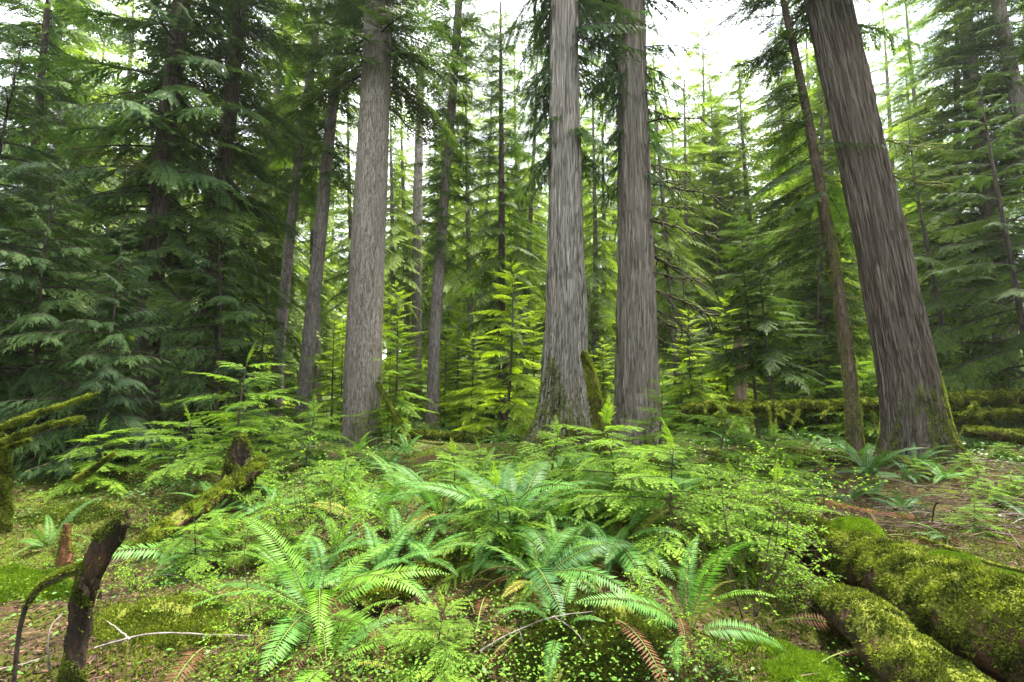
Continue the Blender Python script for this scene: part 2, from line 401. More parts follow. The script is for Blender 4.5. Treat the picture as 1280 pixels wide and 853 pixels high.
M['bark_dark'] = barkmat('dark_bark', (.018, .014, .012), (.06, .048, .042), (.15, .125, .11), (16, 16, 2.5), redamt=.2, moss=.6, mossh=3, bump=.04)
M['bark_grey'] = barkmat('grey_bark', (.04, .034, .03), (.14, .12, .11), (.28, .26, .24), (16, 16, 4), redamt=.15, moss=.4, mossh=3, bump=.03)
M['bark_mossy'] = barkmat('mossy_bark', (.02, .016, .011), (.075, .055, .04), (.16, .13, .10), (22, 22, 6), redamt=.3, moss=.5, mossh=8, bump=.03, mossbase=-.15)
mossc = ((.035, .045, .008), (.17, .19, .02))
M['log'] = woodmat('rotten_log', [(.32, (.018, .012, .009)), (.52, (.06, .035, .022)), (.72, (.15, .08, .05))], (6, 6, 6), .05, mossc, .62)
M['logmoss'] = woodmat('mossy_log', [(.32, (.02, .014, .01)), (.6, (.07, .045, .03))], (8, 8, 8), .05, mossc, .48)
M['snag'] = woodmat('snag_wood', [(.3, (.008, .006, .005)), (.5, (.024, .017, .012)), (.75, (.09, .05, .03))], (14, 14, 4), .03, mossc, .66)
M['orange'] = woodmat('orange_rotten_wood', [(.35, (.05, .02, .01)), (.65, (.20, .09, .045))], (14, 14, 4), .03)
M['paleor'] = woodmat('pale_broken_wood', [(.35, (.22, .12, .08)), (.65, (.55, .42, .33))], (18, 18, 3), .03)
M['mossbr'] = woodmat('moss_covered_branch', [(.3, (.03, .03, .008)), (.6, (.10, .10, .02))], (14, 14, 14), .02, mossc, .25)
M['deadbr'] = woodmat('dead_branch', [(.35, (.012, .010, .008)), (.65, (.045, .036, .028))], (20, 20, 20), .01, ((.05, .06, .01), (.12, .14, .03)), .78)

# ground material: dark soil, needle litter, moss patches
m, n, out = newmat('forest_floor'); tcn = n.nodes.new('ShaderNodeTexCoord'); v = tcn.outputs['Object']
cr = ramp(n, [(.3, (.018, .012, .008)), (.5, (.055, .033, .02)), (.68, (.12, .07, .04))]); n.links.new(noise(n, v, 14, 8, .75), cr.inputs['Fac'])
mc = mixc(n, noise(n, v, 30, 5, .7), (.025, .035, .006), (.13, .16, .018))
mr = ramp(n, [(.44, (0, 0, 0)), (.54, (1, 1, 1))]); n.links.new(noise(n, v, .9, 7, .7), mr.inputs['Fac'])
sp = n.nodes.new('ShaderNodeSeparateXYZ'); n.links.new(v, sp.inputs[0])
far_ = n.nodes.new('ShaderNodeMapRange'); far_.inputs['From Min'].default_value = 10; far_.inputs['From Max'].default_value = 22; n.links.new(sp.outputs['Y'], far_.inputs['Value'])
col = mixc(n, mr.outputs['Color'], cr.outputs['Color'], mc)
col = mixc(n, math_(n, 'MULTIPLY', far_.outputs['Result'], .8), col, mixc(n, noise(n, v, 2.5, 6, .7), (.02, .04, .012), (.11, .17, .035)))
p = n.nodes.new('ShaderNodeBsdfPrincipled'); n.links.new(col, p.inputs['Base Color']); p.inputs['Roughness'].default_value = .95; p.inputs['Specular IOR Level'].default_value = .1
b = n.nodes.new('ShaderNodeBump'); b.inputs['Distance'].default_value = .05; n.links.new(noise(n, v, 22, 8, .75), b.inputs['Height']); n.links.new(b.outputs['Normal'], p.inputs['Normal'])
n.links.new(p.outputs[0], out.inputs['Surface']); M['ground'] = m

# ------------------------------------------------------------------ ground sheet
ux = np.linspace(-1, 1, 640); gx = np.sign(ux) * (np.abs(ux) * 14 + np.abs(ux) ** 4 * 260)
uy = np.linspace(0, 1, 760); gy = -14 + uy * 40 + uy ** 5 * 380
XX, YY = np.meshgrid(gx, gy); ZZ = gz(XX, YY)
nx, ny = len(gx), len(gy)
i = np.arange(ny - 1)[:, None] * nx + np.arange(nx - 1)[None, :]
F = np.stack([i, i + 1, i + nx + 1, i + nx], -1).reshape(-1, 4)
struct(obj('ground', mesh('ground', np.stack([XX, YY, ZZ], -1), F, [M['ground']], smooth=True)))

# ------------------------------------------------------------------ trunks
def trunk(name, label, cat, nodes, Y, mat, flare=0.0, lobes=5, fh=.5, ridge=.03, nk=26, top=22.0, Ylean=0, seg=110, dz=.07, group=None, flute=.06, seed=1, sink=.35, fdz=1):
    """nodes: (px, py, width_px) from the base up, all near depth Y; returns root Empty and path function"""
    P = []; Rr = []
    for i, (px, py, w) in enumerate(nodes):
        y = Y + Ylean * i
        p = at(px, py, y); dr = ray(px, py); t = y / dr[1]
        P.append(p); Rr.append(w / 2 / FPX * t / math.sqrt(1 + ((px - 640) / FPX) ** 2) * .98)
    P = np.array(P); Rr = np.array(Rr)
    gb = gz1(P[0][0], P[0][1]); 
    base = P[0].copy(); base[2] = gb
    # move base node on to the ground
    P[0] = base
    # extend above the frame
    d = (P[-1] - P[-2]); d = d / d[2]; d = d * .6 + np.array([0, 0, .4])
    P = np.vstack([P, P[-1] + d * (top - P[-1][2])]); Rr = np.append(Rr, Rr[-1] * .45)
    root = thing(name, label, cat, base, group)
    z = np.arange(-sink, top - gb, dz)
    zs = P[:, 2] - base[2]
    px_ = np.interp(z, zs, P[:, 0] - base[0]); py_ = np.interp(z, zs, P[:, 1] - base[1]); r0 = np.interp(z, zs, Rr)
    k = max(3, int(1.0 / dz)); ker = np.ones(k) / k
    sm = lambda a: np.convolve(np.pad(a, (k // 2, k - 1 - k // 2), 'edge'), ker, 'valid')
    px_, py_, r0 = sm(px_), sm(py_), sm(r0)
    px_ -= px_[int(sink / dz)]; py_ -= py_[int(sink / dz)]
    th = np.linspace(0, 2 * np.pi, seg, endpoint=False); Z, TH = np.meshgrid(z, th, indexing='ij')
    rr = R_(seed)
    rad = r0[:, None] * np.ones(seg)
    fl = np.zeros_like(rad)
    for q in range(3): fl += np.cos((lobes + q * 2) * TH + rr.uniform(0, 6) + .15 * Z) / (1 + q)
    ex = np.exp(-np.maximum(Z, -.1) / fh)
    rad *= 1 + flare * ex * (1 + .32 * fl) + flute * .35 * fl * np.exp(-np.maximum(Z, 0) / 4)
    # vertical fibrous ridges, drifting slowly with height
    cx_, sx_ = np.cos(TH + .05 * Z), np.sin(TH + .05 * Z)
    rid = np.zeros_like(rad)
    for q, (kk, am) in enumerate(((nk / 6.28 * 2, 1.), (nk / 6.28 * 4, .6))):
        rid += am * (fbm(cx_ * kk + 7 * q + seed, sx_ * kk + Z * .5, seed + q, 2) - .5 + (fbm(sx_ * kk - 3, cx_ * kk + Z * .6 + 90, seed + 5 + q, 2) - .5))
    rad *= 1 + ridge * rid * 2
    V = np.stack([px_[:, None] + rad * np.cos(TH), py_[:, None] + rad * np.sin(TH), Z], -1)
    bc = np.stack([r0[:, None] * (1 + flare * .6 * ex) * np.cos(TH), r0[:, None] * (1 + flare * .6 * ex) * np.sin(TH), Z], -1)
    nr = len(z); i = np.arange(nr - 1)[:, None] * seg; j = np.arange(seg)[None, :]
    F = np.stack([i + j, i + (j + 1) % seg, i + seg + (j + 1) % seg, i + seg + j], -1).reshape(-1, 4)
    obj('trunk', mesh('trunk', V, F, [mat], smooth=True, bc=bc), root)
    H = z[-1]
    def path(u):
        zz = u * H; return np.array([np.interp(zz, z, px_), np.interp(zz, z, py_), zz])
    path.H = H; path.r = lambda u: float(np.interp(u * H, z, r0)); path.base = base
    return root, path

def dead_branches(root, path, specs, mat, k=5, name='branch'):
    """specs: (height, azimuth, length, rise, curl, radius, seed): curved bare limbs, each a part"""
    for (h, az, ln, rise, curl, rad, sd) in specs:
        r = R_(sd); p = path(h / path.H); n = 14; s = np.linspace(0, 1, n)
        d = np.array([math.cos(az), math.sin(az)])
        P = np.stack([p[0] + d[0] * s * ln, p[1] + d[1] * s * ln, p[2] + ln * (rise * s - curl * s * s + .5 * curl * s ** 4)], 1)
        P += np.cumsum(r.normal(0, ln * .012, (n, 3)), 0)
        V, F = tube_vf(P, rad * (1.05 - .85 * s), k); bo = obj(name, mesh(name, V, F, [mat], smooth=True), root)
        Vs = []; Fs = []; off = 0
        for q in range(int(7 + ln * 6)):
            i0 = r.integers(3, n - 1); b0 = P[i0]; l2 = ln * r.uniform(.2, .6) * (1.1 - s[i0] * .6)
            a2 = az + r.choice([-1, 1]) * r.uniform(.4, 1.2); t = np.linspace(0, 1, 10)
            Q = np.stack([b0[0] + math.cos(a2) * l2 * t, b0[1] + math.sin(a2) * l2 * t, b0[2] + l2 * (r.uniform(-.2, .2) * t - curl * 1.5 * t * t * r.uniform(.3, 1.4) + curl * .8 * t ** 4)], 1)
            Q += np.cumsum(r.normal(0, l2 * .03, (10, 3)), 0)
            V, F = tube_vf(Q, rad * .42 * (1.05 - .8 * t), 4, off=off); Vs.append(V); Fs.append(F); off += len(V)
        obj('twigs', mesh('twigs', np.concatenate(Vs), np.concatenate(Fs), [mat], smooth=True), bo)

def addcrown(root, geo, leaf, name='crown', wood='bark_dark_simple'):
    return obj(name, geo.mesh(name, M[leaf], M['deadbr']), root)

# big trunks -----------------------------------------------------------------
t_fir, p_fir = trunk('fir_tree', 'big straight grey trunk with fine flaky bark, left of centre', 'tree',
    [(452, 545, 46), (453, 480, 49), (456, 400, 46), (463, 250, 42), (470, 100, 37), (473, 0, 34)], 12.5, M['bark_fir'], flare=.22, fh=.35, ridge=.02, nk=40, seed=11)
t_cc, p_cc = trunk('cedar_tree', 'big cedar in the centre with stringy bark and a mossy flared base', 'tree',
    [(704, 562, 62), (706, 500, 56), (708, 400, 49), (706, 250, 41), (705, 100, 36), (706, 0, 33)], 11.0, M['bark_cedar_moss'], flare=.95, fh=.5, ridge=.10, nk=34, seed=12)
t_rc, p_rc = trunk('cedar_tree', 'tall grey cedar just right of the central cedar, with curling bare branches on its right', 'tree',
    [(797, 520, 58), (796, 450, 52), (795, 350, 46), (792, 200, 40), (790, 80, 35), (789, 0, 33)], 12.5, M['bark_cedar'], flare=.35, fh=.4, ridge=.10, nk=32, seed=13)
t_rb, p_rb = trunk('cedar_tree', 'huge reddish brown cedar leaning left with a broad flared base, near the right edge', 'tree',
    [(1150, 560, 84), (1137, 480, 78), (1120, 400, 71), (1090, 250, 65), (1056, 100, 59), (1033, 0, 54)], 9.3, M['bark_cedar_red'], flare=.42, fh=.5, ridge=.10, nk=36, seg=140, seed=14)
t_rs, p_rs = trunk('slim_tree', 'slim crooked mossy tree standing just left of the huge leaning cedar', 'tree',
    [(1069, 552, 23), (1063, 480, 19), (1055, 410, 18), (1042, 330, 17), (1026, 240, 14), (1010, 150, 12), (992, 60, 10), (978, 0, 8)], 9.6, M['bark_mossy'], flare=.3, fh=.2, ridge=.03, nk=12, seg=24, top=14, seed=15)
t_l1, p_l1 = trunk('dark_tree', 'thick dark trunk half hidden behind drooping green sprays on the left', 'tree',
    [(180, 540, 40), (184, 440, 34), (192, 330, 30), (204, 200, 27), (216, 100, 24), (228, 0, 22)], 11.0, M['bark_dark'], flare=.4, ridge=.03, nk=20, seg=40, seed=16)
t_l2, p_l2 = trunk('dark_tree', 'dark brown curving trunk right of the thick dark trunk on the left', 'tree',
    [(250, 520, 30), (258, 440, 26), (268, 330, 24), (278, 230, 21), (290, 120, 18), (302, 0, 15)], 11.8, M['bark_dark'], flare=.3, ridge=.03, nk=16, seg=36, seed=17)
t_l3, p_l3 = trunk('slender_tree', 'slender pale brown trunk, left one of the leaning pair left of the flaky grey trunk', 'tree',
    [(345, 500, 17), (350, 430, 15), (361, 310, 13), (373, 200, 11), (392, 60, 10), (399, 0, 9)], 15, M['bark_grey'], flare=.2, ridge=.02, nk=12, seg=24, seed=18)
t_l4, p_l4 = trunk('slender_tree', 'slender grey trunk, right one of the leaning pair left of the flaky grey trunk', 'tree',
    [(378, 500, 20), (387, 420, 18), (398, 320, 17), (409, 200, 15), (420, 90, 13), (430, 0, 12)], 14, M['bark_grey'], flare=.2, ridge=.02, nk=12, seg=24, seed=19)
t_m1, p_m1 = trunk('slender_tree', 'slender light trunk with short leafy twigs between the flaky grey trunk and the central cedar', 'tree',
    [(541, 500, 17), (543, 430, 15), (550, 320, 14), (556, 240, 12), (566, 120, 11), (574, 0, 10)], 16, M['bark_grey'], flare=.15, ridge=.02, nk=12, seg=24, seed=20)
t_m2, p_m2 = trunk('pale_tree', 'pale distant bare trunk just right of the flaky grey trunk', 'tree',
    [(521, 470, 14), (521, 380, 13), (522, 250, 12), (525, 120, 10), (527, 20, 8)], 26, M['bark_grey'], flare=.1, ridge=.02, nk=10, seg=20, seed=21, top=20)
t_m3, p_m3 = trunk('thin_hemlock', 'thin dark hemlock trunk with sparse foliage in the gap left of the central cedar', 'tree',
    [(628, 520, 10), (627, 400, 9), (627, 250, 8), (626, 100, 5)], 17, M['bark_dark'], flare=.1, ridge=.02, nk=8, seg=16, seed=22, top=16)
t_e1, p_e1 = trunk('reddish_tree', 'slim reddish trunk near the left edge behind dark sprays', 'tree',
    [(22, 520, 20), (30, 400, 17), (36, 280, 15), (45, 170, 12), (55, 60, 10)], 12.5, M['bark_dark'], flare=.2, ridge=.02, nk=12, seg=24, seed=23, top=14)
t_r1, p_r1 = trunk('pale_tree', 'pale greyish trunk rising behind dark foliage right of the huge leaning cedar', 'tree',
    [(1262, 470, 36), (1252, 380, 32), (1236, 250, 26), (1216, 120, 21), (1205, 0, 18)], 16, M['bark_grey'], flare=.2, ridge=.03, nk=14, seg=28, seed=24)
t_r2, p_r2 = trunk('pale_tree', 'pale greyish trunk at the upper right corner, furthest right', 'tree',
    [(1330, 460, 34), (1310, 330, 30), (1285, 200, 26), (1262, 80, 20), (1247, 0, 18)], 15, M['bark_grey'], flare=.2, ridge=.03, nk=14, seg=28, seed=25)
t_r3, p_r3 = trunk('grey_tree', 'grey trunk at mid distance directly behind the slim crooked mossy tree', 'tree',
    [(1050, 470, 18), (1046, 380, 17), (1038, 250, 15), (1026, 100, 12), (1020, 0, 11)], 19, M['bark_grey'], flare=.2, ridge=.03, nk=12, seg=20, seed=26)

# bare limbs
dead_branches(t_rc, p_rc, [(5.0, .2, 1.9, .2, 1.1, .05, 101), (4.2, -.2, 2.0, .15, 1.0, .05, 102), (6.0, -.6, 2.0, .2, 1.0, .046, 103), (7.0, -.1, 2.2, .25, .9, .046, 104), (3.4, .2, 1.8, .3, 1.0, .042, 105), (6.4, -.3, 1.5, .25, .8, .03, 1), (5.4, .0, 1.3, .15, .9, .028, 2), (4.6, -.45, 1.5, .1, .7, .03, 3), (3.6, -.1, 1.4, .2, 1.0, .028, 4), (3.0, -.5, 1.2, .1, .8, .025, 5), (7.6, .1, 1.8, .3, .7, .03, 6), (8.6, -.4, 1.9, .4, .7, .03, 7), (9.4, 3.4, 1.6, .3, .6, .03, 8)], M['deadbr'])
dead_branches(t_fir, p_fir, [(9.2, -.2, 1.6, -.3, .9, .035, 11), (9.8, .2, 1.8, -.2, .8, .03, 12), (10.2, 3.0, 1.5, -.2, .7, .03, 13)], M['deadbr'])
dead_branches(t_rb, p_rb, [(5.6, 2.9, .45, .2, .3, .022, 21), (4.8, 3.3, .4, .3, .2, .02, 22), (4.6, -.3, .7, .1, .3, .035, 23), (6.3, .1, 1.6, .2, .5, .025, 24), (5.6, -.1, 1.4, .05, .5, .025, 25), (7.2, 3.0, .5, .4, .1, .02, 26)], M['mossbr'])
dead_branches(t_rs, p_rs, [(4.2, 3.1, .7, .0, .5, .022, 31), (3.8, 3.4, .6, .1, .5, .02, 32), (4.8, 2.8, .8, .2, .6, .02, 33), (3.2, .1, .5, .1, .2, .018, 34), (5.4, 3.2, .9, .3, .7, .02, 35), (2.6, -.3, .4, .2, .3, .016, 36)], M['mossbr'])
dead_branches(t_l2, p_l2, [(5.2, .1, 1.3, .3, .5, .02, 41), (6.0, -.4, 1.5, .4, .3, .02, 42), (6.8, 3.0, 1.4, .3, .5, .02, 43), (4.4, -.7, 1.1, .2, .4, .018, 44), (7.6, -.2, 1.4, .5, .3, .02, 45), (8.2, 3.4, 1.6, .3, .4, .02, 46)], M['mossbr'])
dead_branches(t_l1, p_l1, [(5.6, 3.4, 1.8, .3, .5, .025, 51), (6.6, -2.6, 2.0, .3, .4, .025, 52), (7.4, -.5, 1.6, .4, .3, .025, 53), (6.2, -1.2, 1.8, .2, .4, .025, 54), (8.2, 3.2, 2.2, .3, .4, .025, 55)], M['mossbr'])
dead_branches(t_l4, p_l4, [(6.5, 3.2, 1.0, .3, .7, .018, 61), (7.5, .1, .9, .3, .8, .018, 62), (8.6, 3.0, 1.1, .4, .7, .018, 63)], M['mossbr'])
dead_branches(t_m3, p_m3, [(2.6, .1, .8, .1, .3, .012, 71), (3.4, 3.1, .8, .1, .3, .012, 72), (4.6, .3, .7, .2, .4, .012, 73), (1.8, 3.3, .9, .0, .2, .012, 74)], M['deadbr'])

# living crowns of the big trees
hz = lambda path, h: h / path.H
def tc_(root, path, seed, h0, h1, n, L0, L1, tm, leaf, up=(.2, -.35), azf=None, **k):
    g = crown(seed, path, hz(path, h0), hz(path, min(h1, path.H)), n, lambda v: L0 + (L1 - L0) * v, tm, up, azf, **k)
    return addcrown(root, g, leaf)
tc_(t_l1, p_l1, 201, 3.6, 15, 105, 3.0, 2.4, B_c, 'ced')
tc_(t_l2, p_l2, 202, 3.6, 15, 90, 2.4, 2.0, B_h, 'hem')
tc_(t_l3, p_l3, 203, 7.0, 15, 50, 1.8, 1.6, B_h, 'hem')
tc_(t_l4, p_l4, 204, 7.6, 15, 50, 2.0, 1.8, B_h, 'hem')
tc_(t_fir, p_fir, 205, 10.0, 17, 70, 3.0, 2.4, B_h, 'hem')
tc_(t_m1, p_m1, 206, 5.6, 15, 90, 1.0, 2.2, B_h, 'hem')
tc_(t_m3, p_m3, 207, 3.0, 15.5, 110, 2.2, 1.2, B_h, 'hem')
tc_(t_cc, p_cc, 208, 6.8, 17, 90, 1.5, 2.8, B_c, 'ced', up=(.1, -.5), azf=lambda r: r.uniform(-.75, 3.9))
tc_(t_rc, p_rc, 209, 6.8, 17, 80, 1.4, 2.8, B_c, 'ced', up=(.1, -.5), azf=lambda r: r.uniform(-.75, 3.9))
tc_(t_rb, p_rb, 210, 8.8, 16, 44, 2.0, 2.6, B_c, 'hem')
tc_(t_rs, p_rs, 211, 4.2, 12.5, 46, 1.9, 1.3, B_h, 'hem', azf=lambda r: r.normal(3.1, .9))
tc_(t_e1, p_e1, 212, 3.0, 13, 110, 2.0, 1.5, B_c, 'ced')
tc_(t_r1, p_r1, 213, 3.5, 15, 90, 3.0, 2.2, B_h, 'hem')
tc_(t_r2, p_r2, 214, 3.0, 15, 90, 3.0, 2.2, B_h, 'hem')
tc_(t_r3, p_r3, 215, 3.5, 14, 70, 2.0, 1.7, B_h, 'hem')

# ------------------------------------------------------------------ conifer prototypes for copies
def straight(H, wob=.1, seed=0):
    r = R_(seed); a, b = r.uniform(0, 6, 2)
    f = lambda u: np.array([wob * math.sin(u * 3 + a) - wob * math.sin(a), wob * math.sin(u * 2.3 + b) - wob * math.sin(b), u * H]); f.H = H
    return f
def conifer_meshes(seed, H, r0, h0, n, Lf, tm, leaf, bark, up=(.45, -.25), wob=.1, dt=0, seg=12):
    path = straight(H, wob, seed); s = np.linspace(-.02, 1, 30)
    P = np.array([path(u) for u in s]); rr = r0 * (1 - np.clip(s, 0, 1)) ** .8 + .004
    rr[0:2] *= 1.25
    V, F = tube_vf(P, rr, seg, .08, seed, fr=2); bc = V.copy()
    tm_ = mesh('trunk', V, F, [M[bark]], smooth=True, bc=bc)
    g = crown(seed + 500, path, h0 / H, .985, n, Lf, tm, up, dt=dt)
    g = Geo.join([g, place(tm[0], path(.97), 0, 1.45, Lf(1) * .8, 0, .3)])
    return tm_, g.mesh('crown', M[leaf], M['deadbr'])
def put(proto, name, label, cat, x, y, s, rz, group=None, dz=-.03, lean=(0, 0)):
    root = thing(name, label, cat, (x, y, gz1(x, y) + dz), group, rz)
    root.scale = (s, s, s); root.rotation_euler = (lean[0], lean[1], rz)
    a = obj('trunk', proto[0], root); b = obj('crown', proto[1], root)
    return root

cone = lambda L0, p=.8: (lambda v: L0 * (1.06 - v) ** p)
PR = {}
PR['sapA'] = conifer_meshes(1, 1.5, .016, .12, 24, cone(1.0, .35), B_f, 'hem_bright', 'bark_dark', up=(.35, .0), wob=.06, seg=6)
PR['sapB'] = conifer_meshes(2, 2.1, .02, .3, 28, cone(.95, .5), B_f, 'hem_bright', 'bark_dark', up=(.5, -.05), wob=.08, seg=6)
PR['sapC'] = conifer_meshes(3, .85, .012, .06, 17, cone(.85, .3), B_f, 'hem_bright', 'bark_dark', up=(.3, -.05), wob=.05, seg=6)
PR['young'] = conifer_meshes(4, 5.0, .045, .5, 52, cone(1.7, .6), B_h, 'hem_bright', 'bark_dark', up=(.55, -.1))
PR['youngB'] = conifer_meshes(5, 6.5, .06, .8, 60, cone(1.7, .7), R_h, 'hem', 'bark_dark', up=(.5, -.2), wob=.16)
PR['cedarY'] = conifer_meshes(6, 7.0, .05, .3, 76, cone(2.2, .6), R_c, 'ced', 'bark_dark', up=(.35, -.15), wob=.16)
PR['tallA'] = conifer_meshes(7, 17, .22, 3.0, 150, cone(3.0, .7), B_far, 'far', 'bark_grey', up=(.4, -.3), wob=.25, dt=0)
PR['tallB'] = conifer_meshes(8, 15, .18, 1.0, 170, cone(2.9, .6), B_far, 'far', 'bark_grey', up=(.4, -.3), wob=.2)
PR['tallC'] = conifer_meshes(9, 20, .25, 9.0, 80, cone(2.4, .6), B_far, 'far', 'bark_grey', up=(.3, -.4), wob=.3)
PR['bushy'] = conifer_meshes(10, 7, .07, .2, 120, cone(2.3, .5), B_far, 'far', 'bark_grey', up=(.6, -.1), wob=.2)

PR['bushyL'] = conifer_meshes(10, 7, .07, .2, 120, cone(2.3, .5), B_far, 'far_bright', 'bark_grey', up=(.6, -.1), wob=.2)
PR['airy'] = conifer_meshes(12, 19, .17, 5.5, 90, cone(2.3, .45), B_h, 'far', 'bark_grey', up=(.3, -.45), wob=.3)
PR['stem'] = conifer_meshes(13, 6.5, .045, 2.0, 60, cone(1.7, .5), B_h, 'hem', 'bark_dark', up=(.4, -.1), wob=.1)
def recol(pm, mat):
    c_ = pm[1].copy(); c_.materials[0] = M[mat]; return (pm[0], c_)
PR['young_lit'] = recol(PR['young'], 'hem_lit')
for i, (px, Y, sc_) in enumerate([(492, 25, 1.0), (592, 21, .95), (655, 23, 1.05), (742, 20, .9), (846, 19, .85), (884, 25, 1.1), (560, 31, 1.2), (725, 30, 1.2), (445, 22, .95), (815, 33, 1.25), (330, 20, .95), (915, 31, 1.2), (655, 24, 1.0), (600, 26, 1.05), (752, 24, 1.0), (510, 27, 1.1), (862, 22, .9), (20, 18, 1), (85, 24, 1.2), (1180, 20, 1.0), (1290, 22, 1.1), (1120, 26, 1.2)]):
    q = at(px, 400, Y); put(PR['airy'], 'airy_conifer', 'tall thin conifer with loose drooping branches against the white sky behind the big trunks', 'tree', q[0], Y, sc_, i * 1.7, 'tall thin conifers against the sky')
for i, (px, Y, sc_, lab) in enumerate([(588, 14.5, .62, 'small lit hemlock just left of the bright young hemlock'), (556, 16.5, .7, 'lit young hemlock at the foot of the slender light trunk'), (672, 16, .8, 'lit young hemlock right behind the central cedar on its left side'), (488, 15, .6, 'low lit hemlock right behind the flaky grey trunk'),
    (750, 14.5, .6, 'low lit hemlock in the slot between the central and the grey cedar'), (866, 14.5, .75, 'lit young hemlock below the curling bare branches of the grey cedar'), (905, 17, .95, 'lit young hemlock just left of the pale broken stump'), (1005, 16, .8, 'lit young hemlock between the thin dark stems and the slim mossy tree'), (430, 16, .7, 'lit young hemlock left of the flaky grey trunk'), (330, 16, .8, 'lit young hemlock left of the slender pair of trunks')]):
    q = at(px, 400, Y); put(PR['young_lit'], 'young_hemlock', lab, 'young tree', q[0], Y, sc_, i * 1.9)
# --- named near and middle young conifers: (proto, px, py_base, scale, rz, name, label, Y override)
def pxput(pr, px, py, s, rz, name, label, cat='sapling', group=None, Y=None, lean=(0, 0)):
    if Y is None: q = G(px, py); x, y = q[0], q[1]
    else:
        q = at(px, py, Y); x, y = q[0], Y
    return put(PR[pr], name, label, cat, x, y, s, rz, group, lean=lean)
NEAR = [
 ('sapA', 300, 620, 1.25, .3, 'light green hemlock sapling with wide flat sprays growing over the mossy stump left of centre'),
 ('sapC', 382, 596, 1.15, 2.1, 'low spreading hemlock sapling just right of the wide hemlock sapling left of centre'),
 ('sapC', 232, 600, 1.1, 4.0, 'low hemlock sapling spreading left of the mossy stump, over glossy ground leaves'),
 ('sapC', 120, 610, 1.0, 1.0, 'short hemlock sapling in the shade behind the tips of the mossy branches at left'),
 ('sapB', 823, 612, .78, 1.2, 'thin upright sapling with yellow green tips in front of the tall grey cedar'),
 ('sapC', 905, 622, 1.25, 2.6, 'broad hemlock sapling with long flat sprays reaching right, right of centre'),
 ('sapC', 965, 610, .95, .7, 'hemlock sapling whose sprays reach the small fallen log before the slim mossy tree'),
 ('sapC', 770, 640, 1.0, 5.0, 'low hemlock sapling right behind the tall central fern'),
 ('sapC', 845, 690, .95, 3.3, 'low feathery hemlock sapling in front of the thin upright sapling'),
 ('sapC', 985, 690, .70, 4.4, 'small hemlock sapling hanging over the near end of the big mossy log'),
 ('sapC', 690, 620, .8, 1.9, 'small hemlock sapling below the leaning mossy snag in the centre'),
 ('sapC', 548, 850, .42, 2.9, 'tiny feathery hemlock seedling at the bottom edge left of centre'),
 ('sapC', 430, 640, .7, 3.7, 'small hemlock sapling above the light green fern clump at left centre'),
]
for pr, px, py, s, rz, lab in NEAR:
    pxput(pr, px, py, s, rz, 'hemlock_sapling', lab, group='hemlock saplings on the forest floor')
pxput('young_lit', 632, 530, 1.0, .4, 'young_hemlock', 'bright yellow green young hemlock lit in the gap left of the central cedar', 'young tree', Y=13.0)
pxput('stem', 946, 500, .95, 1.4, 'young_hemlock', 'young hemlock on a thin dark stem, left of the slim crooked mossy tree', 'young tree', Y=13.0)
pxput('stem', 968, 500, .92, 2.2, 'young_hemlock', 'darker young hemlock, right one of the pair of thin dark stems', 'young tree', Y=12.6)
pxput('cedarY', 50, 540, .8, .5, 'young_cedar', 'dark young cedar with drooping sprays at the far left edge', 'young tree', Y=8.6)
pxput('cedarY', 118, 540, .62, 2.5, 'young_cedar', 'young cedar whose drooping sprays hide the foot of the thick dark trunk', 'young tree', Y=8.2)
pxput('cedarY', 268, 530, .8, 4.4, 'young_cedar', 'young cedar with pale tipped sprays in front of the dark curving trunk', 'young tree', Y=10.2)
pxput('cedarY', -40, 540, 1.2, 1.5, 'young_cedar', 'tall young cedar reaching in from beyond the left edge', 'young tree', Y=8.8)
pxput('cedarY', 120, 500, 1.6, 3.5, 'young_cedar', 'large cedar behind the thick dark trunk, filling the upper left with dark green', 'young tree', Y=14.5)
pxput('cedarY', 0, 500, 1.5, 3.0, 'young_cedar', 'large dark cedar behind the slim reddish trunk at the left edge', 'young tree', Y=15)
pxput('youngB', 320, 510, .8, 5.1, 'young_hemlock', 'young hemlock filling the space between the dark curving trunk and the slender pair', 'young tree', Y=13)
pxput('young', 415, 505, .7, 2.6, 'young_hemlock', 'small young hemlock with flat bright layers touching the left side of the flaky grey trunk', 'young tree', Y=13.5)
pxput('young', 490, 510, .62, .6, 'young_hemlock', 'small young hemlock at the right foot of the flaky grey trunk', 'young tree', Y=12.2)
pxput('young', 576, 505, .75, 3.6, 'young_hemlock', 'young hemlock right of the slender light trunk in the middle distance', 'young tree', Y=17)
pxput('youngB', 745, 505, .85, 1.2, 'young_hemlock', 'thin dark young hemlock in the slot between the two central cedars', 'young tree', Y=15.5)
pxput('youngB', 865, 505, .95, 3.2, 'young_hemlock', 'pale green young hemlock right behind the curling bare branches', 'young tree', Y=17)
pxput('youngB', 1190, 470, 1.35, 2.2, 'young_hemlock', 'dark green hemlock close behind the huge leaning cedar on its right', 'young tree', Y=13)
pxput('youngB', 1290, 470, 1.4, .9, 'young_hemlock', 'dark hemlock at the right edge with wide layered branches', 'young tree', Y=11.5)
pxput('youngB', 1020, 480, 1.0, 4.2, 'young_hemlock', 'hemlock behind the slim crooked tree and the fallen mossy pole', 'young tree', Y=16)

for i, sd_ in ((0, 'young hemlock on a thin dark stem, left of the slim crooked mossy tree'), (1, 'darker young hemlock, right one of the pair of thin dark stems')):
    rt = [o for o in C.objects if o.get('label') == sd_][0]
    dead_branches(rt, straight(6.5, .1, 13), [(h_, a_, .9, .05, .1, .012, 500 + i * 20 + q) for q, (h_, a_) in enumerate([(1.1, .2), (1.3, 3.3), (1.6, -.4), (1.7, 2.8), (1.9, .6), (2.1, 3.6), (1.5, 1.8), (.9, 2.9)])], M['deadbr'])
